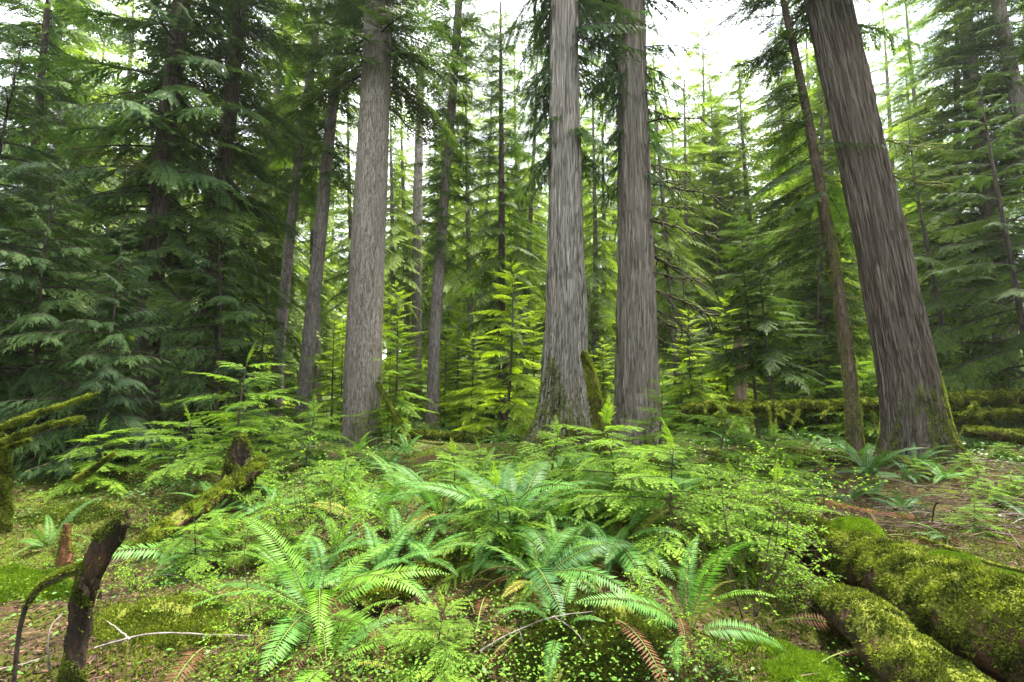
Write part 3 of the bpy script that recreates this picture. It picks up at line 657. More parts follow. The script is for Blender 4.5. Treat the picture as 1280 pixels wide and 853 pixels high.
# background forest copies
r = R_(77); cnt = 0
def bgtree(kind, x, y, s, label, group):
    put(PR[kind], 'background_conifer', label, 'tree', x, y, s, r.uniform(0, 6.28), group, lean=(r.normal(0, .02), r.normal(0, .02)))
rows = [(19, 17, 2.5), (24, 22, 2.6), (31, 28, 2.9), (40, 35, 3.4), (52, 46, 4.0), (66, 56, 5)]
for (y0, half, stp) in rows:
    x = -half
    while x < half:
        xx = x + r.normal(0, stp * .25); yy = y0 + r.normal(0, 1.6)
        ang = xx / yy
        k = r.random()
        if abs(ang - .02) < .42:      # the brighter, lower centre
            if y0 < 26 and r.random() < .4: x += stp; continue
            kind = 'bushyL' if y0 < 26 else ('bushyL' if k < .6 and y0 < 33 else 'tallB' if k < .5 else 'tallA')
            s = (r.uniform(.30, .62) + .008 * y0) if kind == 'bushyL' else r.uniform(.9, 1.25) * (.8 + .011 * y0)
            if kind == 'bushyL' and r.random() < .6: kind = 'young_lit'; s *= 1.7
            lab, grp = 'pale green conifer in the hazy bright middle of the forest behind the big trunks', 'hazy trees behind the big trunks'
        elif ang < 0:
            kind = 'tallA' if k < .35 else ('tallB' if k < .8 else 'tallC'); s = r.uniform(.9, 1.3)
            lab, grp = 'distant conifer in the dense green forest behind the dark trunks at left', 'forest trees beyond the dark trunks at left'
        else:
            kind = 'tallA' if k < .35 else ('tallB' if k < .8 else 'tallC'); s = r.uniform(.9, 1.3)
            lab, grp = 'distant conifer in the dim forest slope behind the huge leaning cedar', 'forest trees on the slope at right'
        bgtree(kind, xx, yy, s, lab, grp); x += stp * r.uniform(.8, 1.2)

for i, (x, y, k_, s_, lab) in enumerate([(-8.6, 2.4, 'tallB', 1.2, 'unseen tall conifer added for shade just outside the left edge of the view'), (-12.5, 6, 'tallB', 1.25, 'second unseen tall conifer added for shade outside the left edge of the view'), (-9.5, -4.5, 'tallA', 1.3, 'unseen tall conifer added for shade behind the camera on the left'),
    (9.0, .5, 'tallB', 1.2, 'unseen tall conifer added for shade just outside the right edge of the view'), (13.5, 5.5, 'tallB', 1.25, 'second unseen tall conifer added for shade outside the right edge of the view'), (8.5, -6, 'tallA', 1.3, 'unseen tall conifer added for shade behind the camera on the right'), (-1.5, -9, 'tallA', 1.4, 'unseen tall conifer added for shade straight behind the camera')]):
    put(PR[k_], 'unseen_shade_conifer', lab, 'tree', x, y, s_, i * 1.3, 'unseen trees added to shade the view')  # unseen trees, added to block light from the sides and behind
# ------------------------------------------------------------------ ferns
def frond(seed, L_, a0, a1, n=40, pl=.13, pw=.019, mat='fern', side=0.0, fold=.25):
    r = R_(seed); s = np.linspace(0, 1, 26); ang = np.radians(a0 + (a1 - a0) * s ** 1.1)
    ds = L_ / 25; X = np.concatenate([[0], np.cumsum(np.cos(ang[:-1]) * ds)]); Z = np.concatenate([[0], np.cumsum(np.sin(ang[:-1]) * ds)])
    Yl = side * s ** 2 * L_
    P = np.stack([X, Yl, Z], 1)
    t = np.linspace(.14, .995, n); c = np.stack([np.interp(t, s, P[:, k]) for k in range(3)], 1)
    T = unit(np.stack([np.interp(t, s, np.gradient(P[:, k])) for k in range(3)], 1))
    Bn = np.tile(np.array([0, 1., 0]), (n, 1)); Up = unit(np.cross(T, Bn))
    Up = np.where(Up[:, 2:3] < 0, -Up, Up) if a1 > -80 else Up
    q = []; tt = []
    prof = np.minimum(1, .45 + (t - .14) * 4.0) * (1.0 - ((t - .14) / .86) ** 2.2) ** .8
    for sd in (-1, 1):
        jj = r.normal(0, .05, n)
        D = Bn * sd + T * (.22 + .35 * t[:, None] + jj[:, None]) + Up * (-.16 + r.normal(0, .07, n))[:, None]
        l = pl * prof * r.uniform(.93, 1.05, n) + .004
        N = Up + Bn * sd * .12 + T * r.normal(0, .12, n)[:, None]
        q.append(foldleaf(c, D, N, l, pw * (.5 + .5 * prof), fold)); tv = r.normal(0, .05, n) + .12 * t; tt.append(np.tile(tv, 2))
    lv = np.concatenate(q); g = Geo(lv, np.concatenate(tt).astype(np.float32))
    g.addtube(P, .0045 * (1.1 - s) * (L_ / .9) + .0008, 4)
    return g.mesh('frond', M[mat], M['stipe'])
M['stipe'] = woodmat('frond_stalk', [(.3, (.09, .13, .03)), (.7, (.16, .20, .05))])
FR = {
 'fern': [frond(1, 1.05, 74, -8, 46), frond(2, .95, 62, -30, 44, side=.08), frond(3, .9, 45, -42, 42, side=-.07), frond(4, .8, 30, -35, 40), frond(5, .75, 56, -55, 38, side=.1)],
 'fern_light': [frond(11, .95, 72, -10, 42, .115, .016, 'fern_light'), frond(12, .85, 55, -35, 40, .115, .016, 'fern_light', .08), frond(13, .8, 38, -40, 38, .115, .016, 'fern_light', -.08), frond(14, .7, 25, -30, 36, .115, .016, 'fern_light')],
 'dead': [frond(21, .8, 35, -75, 34, .07, .014, 'fern_dead', .1, .5), frond(22, .7, 15, -50, 30, .06, .014, 'fern_dead', -.15, .5)],
}
FR['fern_dark'] = []
for me_ in FR['fern']:
    c_ = me_.copy(); c_.materials[0] = M['fern_dark']; FR['fern_dark'].append(c_)
FR['fern_old'] = []
M['fern_old'] = leafmat('yellowing_fern', (.08, .08, .015), (.19, .20, .03), (.26, .20, .05), trans=.35, nscale=3)
for me_ in FR['fern_light']:
    c_ = me_.copy(); c_.materials[0] = M['fern_old']; FR['fern_old'].append(c_)
def fern(label, x, y, s, kind='fern', n=14, tilt=(0, 0), seed=0, dead=3, az0=None, spread=None, dz=0, steep=None, name='sword_fern', group='sword ferns on the forest floor'):
    r = R_(seed + 900)
    s *= 1.15; n = int(n * 1.2)
    root = thing(name, label, 'fern', (x, y, gz1(x, y) + .02 + dz), group)
    for i in range(n):
        if az0 is None: az = i * 2.399 + r.normal(0, .2)
        else: az = az0 + (spread or 1.0) * (i / max(1, n - 1) - .5) * 2 + r.normal(0, .08)
        v = i / n
        fam = FR[kind]
        k = r.integers(len(fam)) if steep is None else (0 if r.random() < steep else r.integers(1, len(fam)))
        q_ = r.random(); fm_ = FR['fern_old'][k % 4] if q_ < .07 else FR['fern_dark' if kind == 'fern' else 'fern'][k] if q_ < .32 else fam[k]
        o = obj('frond', fm_, root); sc = s * r.uniform(.62, 1.12)
        o.scale = (sc, sc * r.uniform(.8, 1.05), sc * r.uniform(.85, 1.1)); o.rotation_euler = (r.normal(0, .25), r.normal(0, .15) + tilt[0], az + r.normal(0, .15))
        o.location = (.03 * s * math.cos(az), .03 * s * math.sin(az), 0)
    for i in range(dead):
        o = obj('dead_frond', FR['dead'][i % 2], root); sc = s * r.uniform(.7, 1.0); o['label'] = 'brown dead frond'
        o.scale = (sc, sc, sc); o.rotation_euler = (r.normal(0, .2), r.uniform(.0, .3), r.uniform(0, 6.28)); o.location = (0, 0, .01)
    return root
def pfern(label, px, py, s, **k):
    q = G(px, py); return fern(label, q[0], q[1], s, **k)
pfern('large upright sword fern in the centre foreground with tall arching blue green fronds', 640, 672, 1.0, n=17, seed=1, dead=5, steep=.3)
pfern('sword fern with low arching fronds hanging over reddish dead fronds just below the central fern', 672, 735, .85, n=10, seed=2, dead=7, steep=.1)
pfern('bright green fern clump with upright fronds in the left foreground', 392, 775, .95, kind='fern_light', n=14, seed=3, dead=4, steep=.4)
pfern('fern fanning its fronds down to the left beside the dark mossy snag', 262, 712, 1.0, n=9, seed=4, az0=math.radians(215), spread=.9, dead=2, steep=0)
pfern('fern at the bottom edge left of centre with fronds arching to the right', 408, 845, .72, kind='fern_light', n=9, seed=5, dead=2, steep=.1)
pfern('sword fern with drooping fronds right of the central fern, above the mossy hummock', 772, 700, .85, n=10, seed=6, dead=3, steep=.15)
pfern('dark glossy sword fern before the foot of the slim mossy tree', 1085, 600, .8, n=13, seed=7, kind='fern_dark', dead=4, steep=.2)
pfern('dark glossy sword fern at the foot of the huge leaning cedar', 1145, 588, .75, n=12, seed=8, kind='fern_dark', dead=4, steep=.3)
pfern('sword fern on the log edge between the two dark glossy ferns and the big log', 1062, 632, .6, n=9, seed=9, kind='fern_dark', dead=3, steep=.1)
pfern('bright fern with upright fronds at the bottom edge right of centre', 860, 800, .62, kind='fern_light', n=9, seed=10, dead=2, steep=.5)
pfern('single small fern growing out of the ground behind the bright moss cushions', 1190, 685, .45, n=4, seed=11, dead=0, az0=math.pi, spread=.4)
pfern('fern with arching fronds behind and left of the central fern', 552, 655, .9, n=12, seed=12, dead=4)
pfern('fern left of centre whose flat fronds reach over bright shrub leaves', 455, 660, .85, kind='fern_light', n=11, seed=13, dead=3)
pfern('fern between the foot of the central cedar and the tall central fern', 700, 600, .8, n=11, seed=14, dead=2, steep=.5)
pfern('light fern below the left foot of the flaky grey trunk', 500, 620, .7, kind='fern_light', n=10, seed=15, dead=3)
pfern('fern half hidden by sapling sprays right of centre', 790, 620, .75, n=10, seed=16, dead=3)
pfern('small fern left of the mossy stump in deep shade', 330, 650, .6, n=8, seed=17, dead=1)
pfern('fern in the left corner hollow behind the dark mossy snag', 60, 690, .55, n=7, seed=18, dead=1)
pfern('pale fern right beside the base of the leaning snag', 600, 610, .75, kind='fern_light', n=10, seed=19, dead=3)
pfern('small drooping fern on the mossy hummock in the bottom centre', 700, 800, .45, n=6, seed=20, dead=2, steep=0)
pfern('bright fern below the thin upright sapling', 830, 660, .6, kind='fern_light', n=8, seed=21, dead=2)
# ferns further back: one mesh each
def fern_clump(seed, kind):
    r = R_(seed); V = []; F = []; T = []; off = 0
    for i in range(10):
        me = FR[kind][r.integers(len(FR[kind]))]; co = np.zeros(len(me.vertices) * 3, np.float32); me.vertices.foreach_get('co', co)
        co = co.reshape(-1, 3); tv = np.zeros(len(co), np.float32); me.attributes['tint'].data.foreach_get('value', tv)
        Mx = rotz(i * 2.4 + r.normal(0, .2)) @ roty(r.normal(0, .12)) * r.uniform(.8, 1.05); V.append(co @ Mx.T); T.append(tv + r.normal(0, .08)); off += len(co)
    V = np.concatenate(V); return mesh('fern', V, np.arange(len(V)).reshape(-1, 4), [M[kind]], tint=np.concatenate(T))
FCD = fern_clump(4, 'fern_dark')
FC = [fern_clump(1, 'fern'), fern_clump(2, 'fern'), fern_clump(3, 'fern_light')]
r = R_(5); k = 0
for i in range(120):
    y = r.uniform(7.5, 24); x = r.uniform(-.98, 1.02) * y
    if r.random() > .75 and y < 12: continue
    o = obj('fern', FC[r.integers(3)]); s = r.uniform(.55, .95); o.scale = (s, s, s); o.rotation_euler = (0, 0, r.uniform(0, 6.3)); o.location = (x, y, gz1(x, y))
    side = 'left' if x < -.33 * y else ('right' if x > .33 * y else 'middle')
    lab = {'left': 'small fern in the dim undergrowth under the trees at left', 'right': 'small fern in the undergrowth near and behind the leaning cedar at right', 'middle': 'small fern in the green undergrowth around the central cedars'}[side]
    tag(o, lab, 'fern', {'left': 'undergrowth ferns at left', 'right': 'undergrowth ferns at right', 'middle': 'undergrowth ferns in the middle'}[side])

r = R_(56)
for i in range(26):
    y = r.uniform(5.0, 9.5); px = r.uniform(1010, 1330); x = (px - 640) / 600 * y
    if px < 1230 and y > 8.2: continue
    if i % 2: put(PR['sapC'], 'hemlock_seedling', 'tiny hemlock seedling on the twig covered ground below the leaning cedar', 'seedling', x, y, r.uniform(.25, .4), r.uniform(0, 6.28), 'seedlings below the leaning cedar'); continue
    o = obj('fern', FCD); s = r.uniform(.35, .6); o.scale = (s, s, s); o.rotation_euler = (0, 0, r.uniform(0, 6.3)); o.location = (x, y, gz1(x, y))
    tag(o, 'small dark fern on the twig covered ground below the leaning cedar', 'fern', 'dark ferns below the leaning cedar')
r = R_(55)
for i in range(90):
    y = 3.6 + 5.9 * r.random() ** 1.5; x = r.uniform(-.75, .75) * y
    px = 640 + 600 * x / y
    if px > 1000 or (px < 260 and y < 5) or (px < 540 and y > 8): continue
    o = obj('fern', FC[[0, 2, 2][r.integers(3)]]); s = r.uniform(.45, .8); o.scale = (s, s, s); o.rotation_euler = (r.normal(0, .1), r.normal(0, .1), r.uniform(0, 6.3)); o.location = (x, y, gz1(x, y))
    tag(o, 'smaller fern filling the gaps among the big ferns in the foreground', 'fern', 'smaller foreground ferns')
for i in range(60):
    y = r.uniform(3.4, 9.0); x = r.uniform(-.8, .85) * y
    px = 640 + 600 * x / y
    if px > 1020 or (px < 240 and y < 5.5) or (y > 6.5 and 660 < px < 860) or i % 3 == 0 or (380 < px < 540 and y > 5.5): continue
    put(PR['sapC'], 'hemlock_seedling', 'knee high feathery hemlock seedling spreading among the foreground ferns', 'seedling', x, y, r.uniform(.35, .7), r.uniform(0, 6.28), 'hemlock seedlings among the ferns')

# understory saplings at mid distance
r = R_(6)
for i in range(95):
    y = r.uniform(8.5, 24); x = r.uniform(-1.0, 1.05) * y
    px = 640 + 600 * x / y
    if y < 11 and (1000 < px < 1300): continue
    if y < 11.5 and 560 < px < 840: continue
    if y < 14.5 and 870 < px < 980: continue
    if y < 12.5 and 400 < px < 520: continue
    if y < 12.5 and px > 980: continue
    side = 'left' if x < -.33 * y else ('right' if x > .33 * y else 'middle')
    pr = ['sapA', 'sapB', 'sapC'][r.integers(3)]; s = r.uniform(.7, 1.25) * (1 + .02 * y)
    lab = {'left': 'small hemlock sapling in the shade of the left trunks', 'right': 'small hemlock sapling in the undergrowth at right', 'middle': 'small light green sapling in the bright undergrowth behind the ferns'}[side]
    put(PR[pr], 'understory_sapling', lab, 'sapling', x, y, s, r.uniform(0, 6.28), {'left': 'shaded saplings at left', 'right': 'saplings at right', 'middle': 'saplings in the bright middle'}[side])

# ------------------------------------------------------------------ berry shrubs: stems + small leaves
def shrub_meshes(seed, H, spread, nst, leaf, ll=.022, mat='huck', dens=1.0):
    r = R_(seed); Vs = []; Fs = []; off = 0; LP = []; LD = []
    def stem(p, d, ln, rad, lev):
        nonlocal off
        n = 9; P = [p]; dd = d.copy()
        for i in range(n - 1):
            dd = unit(dd + r.normal(0, .14, 3) + np.array([0, 0, -.02 if lev else .03])); P.append(P[-1] + dd * ln / (n - 1))
        P = np.array(P); s = np.linspace(0, 1, n)
        V, F = tube_vf(P, rad * (1.05 - .75 * s), 4, off=off); Vs.append(V); Fs.append(F); off += len(V)
        if lev < 2:
            for q in range(int((6 if lev == 0 else 5))):
                i0 = r.integers(2, n); u = unit(r.normal(0, 1, 3) * np.array([1, 1, .35])); stem(P[i0], unit(unit(P[i0] - P[i0 - 1]) * .5 + u), ln * r.uniform(.3, .55), rad * .5, lev + 1)
        if lev >= 1:
            m = int(ln / ll * 1.1 * dens); t = r.uniform(.1, 1, m); 
            LP.append(np.stack([np.interp(t, s, P[:, k]) for k in range(3)], 1)); dv = unit(P[-1] - P[0])
            D = dv * .5 + unit(r.normal(0, 1, (m, 3)) * np.array([1, 1, .3])); LD.append(D)
    for i in range(nst):
        a = r.uniform(0, 6.28); d = unit(np.array([math.cos(a) * spread, math.sin(a) * spread, 1.])); stem(np.array([math.cos(a), math.sin(a), 0]) * .03, d, H * r.uniform(.7, 1.1), .005, 0)
    P = np.concatenate(LP); D = np.concatenate(LD); n = len(P)
    N = unit(np.stack([r.normal(0, .35, n), r.normal(0, .35, n), np.ones(n)], 1)); l = ll * r.uniform(.6, 1.25, n)
    lv = foldleaf(P, D, N, l, l * .62, .12); t = r.normal(0, .15, n)
    V = lv.reshape(-1, 3)
    fm = mesh('foliage', V, np.arange(len(V)).reshape(-1, 4), [M[mat]], tint=np.repeat(np.tile(t, 2), 4))
    sm = mesh('stems', np.concatenate(Vs), np.concatenate(Fs), [M['twigw']], smooth=True)
    return sm, fm
SH = [shrub_meshes(1, .9, .5, 6, 0), shrub_meshes(2, .7, .7, 7, 0), shrub_meshes(3, .45, .9, 8, 0, .024)]
def shrub(k, px, py, s, rz, label, name='berry_shrub', group='bright leaved shrubs'):
    q = G(px, py); root = thing(name, label, 'shrub', (q[0], q[1], q[2] - .02), group, rz); root.scale = (s, s, s)
    obj('stems', SH[k][0], root); obj('foliage', SH[k][1], root)
for k, px, py, s, rz, lab in [
 (0, 935, 770, 1.1, 0, 'airy yellow green shrub on thin dark stems in front of the big mossy log'),
 (1, 985, 700, 1.1, 1, 'yellow green shrub leaves spilling toward the near log left of the bright moss cushion'),
 (1, 900, 690, 1.1, 2, 'yellow green shrub below the broad hemlock sapling right of centre'),
 (2, 1000, 760, .8, 3, 'low leafy shrub beside the lower mossy log at bottom right'),
 (0, 400, 690, 1.1, 4, 'bright yellow green shrub behind the light green fern clump at left centre'),
 (1, 345, 680, .8, 5, 'yellow green shrub left of the bright shrub at left centre'),
 (1, 455, 700, .75, .5, 'yellow green shrub between the light green fern clump and the central fern'),
 (2, 170, 740, .7, 2.2, 'low leafy shrub in the moss right behind the dark snag'),
 (1, 60, 720, .6, 3.2, 'low leafy shrub left of the dark snag near the corner'),
 (2, 250, 770, .7, 5.2, 'low leafy shrub between the dark snag and the light green fern clump'),
 (2, 180, 660, .8, .2, 'low leafy shrub beside the sloping decayed log'),
 (2, 300, 690, .9, 1.5, 'low leafy shrub above the fern that fans to the left'),
 (1, 322, 612, .8, 2.5, 'small yellow leaved shrub on the mossy stump left of centre'),
 (2, 745, 640, .8, 3.5, 'low shrub of small leaves right of the central fern'),
 (0, 1000, 640, .6, 4.5, 'small shrub behind the near end of the big mossy log'),
 (2, 820, 780, .7, .9, 'low leafy shrub between the mossy hummock and the airy shrub'),
 (2, 520, 690, .8, 1.9, 'low shrub in front of the arching fern left of the central fern'),
 (2, 880, 840, .6, 2.9, 'leafy seedling shrub at the bottom edge right of centre'),
 (0, 310, 835, .55, 5.5, 'bare stemmed sprig rising from the litter at the bottom left'),
 (1, 860, 570, 1.0, 3.3, 'shrub of pale leaves at the foot of the grey cedar right of centre'),
]:
    shrub(k, px, py, s, rz, lab)

# (moss on trunk feet is added after the scatter helpers below)
# ------------------------------------------------------------------ scatter: ground leaves, moss, litter (nobody could count them)
def scatter_pts(r, n, ymin, ymax, wfun=None, pw=1.6, half=1.15, dens=None):
    y = ymin + (ymax - ymin) * r.random(n) ** pw; x = r.uniform(-half, half, n) * (y + .5)
    keep = np.ones(n, bool)
    if dens is not None: keep = r.random(n) < dens(x, y)
    x, y = x[keep], y[keep]; return np.stack([x, y, gz(x, y)], 1)
def tufts(P, N, r, l, w, nb, up=.3, spread=.8, tint_s=.14, tb=None):
    """nb narrow blades at each point"""
    n = len(P); P = np.repeat(P, nb, 0); N = np.repeat(N, nb, 0); m = len(P)
    D = unit(N + r.normal(0, spread, (m, 3)) + np.array([0, 0, up])); Nn = unit(r.normal(0, 1, (m, 3)))
    ln = l * r.uniform(.5, 1.4, m)
    t = r.normal(0, tint_s, m) + (0 if tb is None else np.repeat(tb, nb))
    return leafq(P, D, Nn, ln, w * r.uniform(.7, 1.3, m)), t
def scat_obj(name, lv, t, mat):
    V = lv.reshape(-1, 3); return mesh(name, V, np.arange(len(V)).reshape(-1, 4), [M[mat]], tint=np.repeat(t, 4))
upv = lambda n: np.tile(np.array([0, 0, 1.]), (n, 1))
r = R_(31)
mossd = lambda x, y: np.clip((fbm(x * .9, y * .9, 41) - .40) * 7, 0.05, 1) * np.where((x > 2.0) & (y < 7), 1, .9)
P = scatter_pts(r, 230000, 1.6, 11, pw=2.0, dens=mossd)
lv, t = tufts(P - [0, 0, .004], upv(len(P)), r, .026, .010, 3, tb=(fbm(P[:, 0] * 1.2, P[:, 1] * 1.2, 77) - .5) * .9)
stuff(obj('ground_moss', scat_obj('ground_moss', lv, t, 'moss')))
# litter
P = scatter_pts(r, 110000, 1.6, 14, pw=1.9); n = len(P)
D = unit(np.stack([r.normal(0, 1, n), r.normal(0, 1, n), r.normal(0, .25, n)], 1)); N = unit(np.stack([r.normal(0, .4, n), r.normal(0, .4, n), np.ones(n)], 1))
l = r.uniform(.01, .045, n); lv = leafq(P + [0, 0, .008], D, N, l, l * r.uniform(.15, .6, n))
stuff(obj('leaf_litter', scat_obj('leaf_litter', lv, r.normal(0, .2, n), 'litter')))
P = scatter_pts(r, 26000, 1.6, 12, pw=1.8); n = len(P); a = r.uniform(0, 6.28, n); l = r.uniform(.04, .16, n)
D = unit(np.stack([np.cos(a), np.sin(a), r.normal(.02, .12, n)], 1)); lv = leafq(P + [0, 0, .012], D, unit(r.normal(0, 1, (n, 3))), l, .005 * np.ones(n))
stuff(obj('needle_and_twig_litter', scat_obj('needle_and_twig_litter', lv, r.normal(0, .25, n), 'litter')))
for i in range(120):
    y = r.uniform(2.7, 7); x = r.uniform(-.7, .9) * y; s_ = r.uniform(.5, .95)
    o = obj('dead_fern_frond', FR['dead'][i % 2]); o.scale = (s_,) * 3; o.rotation_euler = (r.normal(0, .4), r.uniform(.0, .4), r.uniform(0, 6.28)); o.location = (x, y, gz1(x, y) + .06)
    tag(o, 'rust brown dead fern frond lying among moss and litter', 'dead frond', 'dead fern fronds on the forest floor')
n = 30000; P = np.stack([r.uniform(2.2, 11, n), r.uniform(3.6, 10.5, n)], 1); P = np.column_stack([P, gz(P[:, 0], P[:, 1])]); a = r.uniform(0, 6.28, n); l = .05 + .35 * r.random(n) ** 3
D = unit(np.stack([np.cos(a), np.sin(a), r.normal(.03, .15, n)], 1)); lv = leafq(P + [0, 0, .012], D, unit(r.normal(0, 1, (n, 3))), l, r.uniform(.004, .009, n))
stuff(obj('twig_litter', scat_obj('twig_litter', lv, r.normal(-.15, .25, n), 'litter')))
# low leafy cover
P = scatter_pts(r, 110000, 2.4, 22, pw=1.5, dens=lambda x, y: np.clip((fbm(x * .6 + 9, y * .6, 51) - .36) * 6, 0, 1) * np.where((x > 2.2) & (y < 8.5) & (x < 9), .08, 1) * np.clip((y - 3.4) / 2.2, .04, 1)); n = len(P)
D = unit(np.stack([r.normal(0, 1, n), r.normal(0, 1, n), r.normal(-.1, .3, n)], 1)); N = unit(np.stack([r.normal(0, .35, n), r.normal(0, .35, n), np.ones(n)], 1))
hgt = (r.random(n) ** 1.3) * .16 * np.clip(P[:, 1] / 8, .5, 1.6)
l = r.uniform(.025, .06, n) * np.clip(P[:, 1] / 8, .8, 1.6)
q = P + np.stack([0 * hgt, 0 * hgt, hgt + .01], 1); lv = foldleaf(q, D, N, l, l * .62, .12); t = r.normal(0, .14, n)
stuff(obj('ground_cover', scat_obj('ground_cover', lv, np.tile(t, 2), 'salal')))
P = scatter_pts(r, 75000, 2.4, 14, pw=1.5, dens=lambda x, y: np.clip((fbm(x * .8 + 19, y * .8, 61) - .44) * 8, 0, 1) * np.where((x > 2.4) & (y < 8.5), .1, 1)); n = len(P)
D = unit(np.stack([r.normal(0, 1, n), r.normal(0, 1, n), r.normal(0, .3, n)], 1)); N = unit(np.stack([r.normal(0, .35, n), r.normal(0, .35, n), np.ones(n)], 1))
hgt = (r.random(n) ** 1.2) * .22; l = r.uniform(.012, .026, n)
lv = foldleaf(P + np.stack([0 * hgt, 0 * hgt, hgt + .01], 1), D, N, l, l * .62, .12)
stuff(obj('small_leaf_cover', scat_obj('small_leaf_cover', lv, np.tile(r.normal(0, .15, n), 2), 'clover')))

# salal thickets as things: clump of leaves on short stems
def thicket_mesh(seed, n, ll, R0, H, mat='salal'):
    r = R_(seed); a = r.uniform(0, 6.28, n); q = np.sqrt(r.random(n)) * R0; z = H * (1 - (q / R0) ** 2) * r.uniform(.2, 1, n) ** .5 + .02
    P = np.stack([q * np.cos(a), q * np.sin(a), z], 1); D = np.stack([np.cos(a) + r.normal(0, .7, n), np.sin(a) + r.normal(0, .7, n), r.normal(-.1, .3, n)], 1)
    N = unit(np.stack([r.normal(0, .35, n), r.normal(0, .35, n), np.ones(n)], 1)); l = ll * r.uniform(.6, 1.2, n)
    lv = foldleaf(P, D, N, l, l * .66, .12); return scat_obj('leaves', lv, np.tile(r.normal(0, .13, n), 2), mat), P
def thicket(px, py, s, label, seed, ll=.06, n=260):
    q = G(px, py); root = thing('leafy_thicket', label, 'bush', q - np.array([0, 0, .02]), 'low glossy leaved bushes'); root.scale = (s, s, s)
    me, P = thicket_mesh(seed, n, ll, .5, .35); obj('leaves', me, root)
    r = R_(seed); Vs = []; Fs = []; off = 0
    for i in r.integers(0, n, 26):
        V, F = tube_vf(np.linspace([P[i][0] * .3, P[i][1] * .3, 0], P[i], 4), .003, 3, off=off); Vs.append(V); Fs.append(F); off += len(V)
    obj('stems', mesh('stems', np.concatenate(Vs), np.concatenate(Fs), [M['twigw']]), root)
for i, (px, py, s, lab) in enumerate([
 (205, 618, .9, 'dark glossy leaved bush in the hollow below the left saplings'), (150, 600, .8, 'glossy leaved bush left of the dark hollow bush'),
 (430, 590, 1.0, 'light leaved bush just in front of the flaky grey trunk'), (480, 570, .9, 'leafy bush at the right foot of the flaky grey trunk'),
 (395, 610, .9, 'leafy bush below the low spreading sapling left of centre'), (575, 580, .9, 'low leafy bush before the mossy log left of the central cedar'),
 (40, 575, .8, 'shaded leafy bush under the mossy branches at the left edge'), (650, 590, .7, 'small leafy bush at the foot of the central cedar'),
 (760, 580, .8, 'leafy bush right of the leaning mossy snag'), (860, 840, .45, 'broad leaved seedling at the bottom edge below the airy shrub')]):
    thicket(px, py, s, lab, 700 + i)

# ------------------------------------------------------------------ logs, snags, branches
def sample_surface(V, F, r, n, mask=None):
    a, b, c, d = V[F[:, 0]], V[F[:, 1]], V[F[:, 2]], V[F[:, 3]]
    Nf = np.cross(c - a, d - b); A = np.linalg.norm(Nf, axis=1); Nf = Nf / (A[:, None] + 1e-12)
    w = A * (mask(Nf, (a + c) / 2) if mask is not None else 1); w = np.maximum(w, 0); w /= w.sum()
    k = r.choice(len(F), n, p=w); u, v = r.random(n)[:, None], r.random(n)[:, None]
    P = (a[k] * (1 - u) + b[k] * u) * (1 - v) + (d[k] * (1 - u) + c[k] * u) * v
    return P, Nf[k]
def outward(V, F, P):
    return F
def closed_tube(P, rad, k, rough, seed, fr):
    V, F = tube_vf(P, rad, k, rough, seed, fr=fr); n0 = len(V)
    # end caps as fans of quads
    caps = []
    for ring, c in ((0, P[0]), (len(P) - 1, P[-1])):
        V = np.vstack([V, np.asarray(c)[None]]); ci = len(V) - 1
        for j in range(0, k, 2):
            a, b, d = ring * k + j, ring * k + (j + 1) % k, ring * k + (j + 2) % k
            caps.append([ci, a, b, d] if ring == 0 else [ci, d, b, a])
    return V, np.vstack([F, np.array(caps)])
def log(name, label, cat, pts, rads, mat, ntuft, tl=.03, tw=.012, mossmat='moss', rough=.16, seed=1, k=40, nseg=60, group=None, mossbias=0.15, fr=2.2, tb=0, hang=0):
    P = curve(np.column_stack([pts, rads]), nseg); c = P[0, :3].copy()
    root = thing(name, label, cat, c, group)
    V, F = closed_tube(P[:, :3] - c, P[:, 3], k, rough, seed, fr)
    obj('wood', mesh('wood', V, F, [mat], smooth=True), root)
    if ntuft:
        r = R_(seed + 3)
        def mask(N, Q):
            nn = fbm(Q[:, 0] * 5.5 + Q[:, 2] * 4, Q[:, 1] * 5.5 + Q[:, 2] * 3 + 5, seed, 4)
            return np.clip((N[:, 2] * .45 + nn * 1.3 + mossbias - .55) * 5, 0.01, 1)
        # make sure normals point away from the axis
        a, b, cc, d = V[F[:, 0]], V[F[:, 1]], V[F[:, 2]], V[F[:, 3]]
        Nf = np.cross(cc - a, d - b); ax = (P[:, :3] - c); mid = (a + cc) / 2
        near = ax[np.argmin(((mid[:, None, ::1] - ax[None, ::3]) ** 2).sum(-1), 1) * 3]
        flip = ((mid - near) * Nf).sum(1) < 0
        F2 = F.copy(); F2[flip] = F2[flip][:, ::-1]
        Q, N = sample_surface(V, F2, r, ntuft, mask)
        tbv = (fbm(Q[:, 0] * 16, Q[:, 1] * 16 + Q[:, 2] * 11, seed + 9, 4) - .5) * 1.4 + tb
        cl = np.repeat(.35 + 1.7 * fbm(Q[:, 0] * 14 + Q[:, 2] * 9, Q[:, 1] * 14 + Q[:, 2] * 5, seed + 2, 2) ** 1.5, 4)
        lv, t = tufts(Q - N * .003, N, r, tl * .95 * cl, tw * .8, 4, up=-.1 - hang, spread=.95, tb=tbv, tint_s=.22)
        obj('moss', scat_obj('moss', lv, t, mossmat), root)
    return root
g3 = lambda x, y, dz: [x, y, gz1(x, y) + dz]
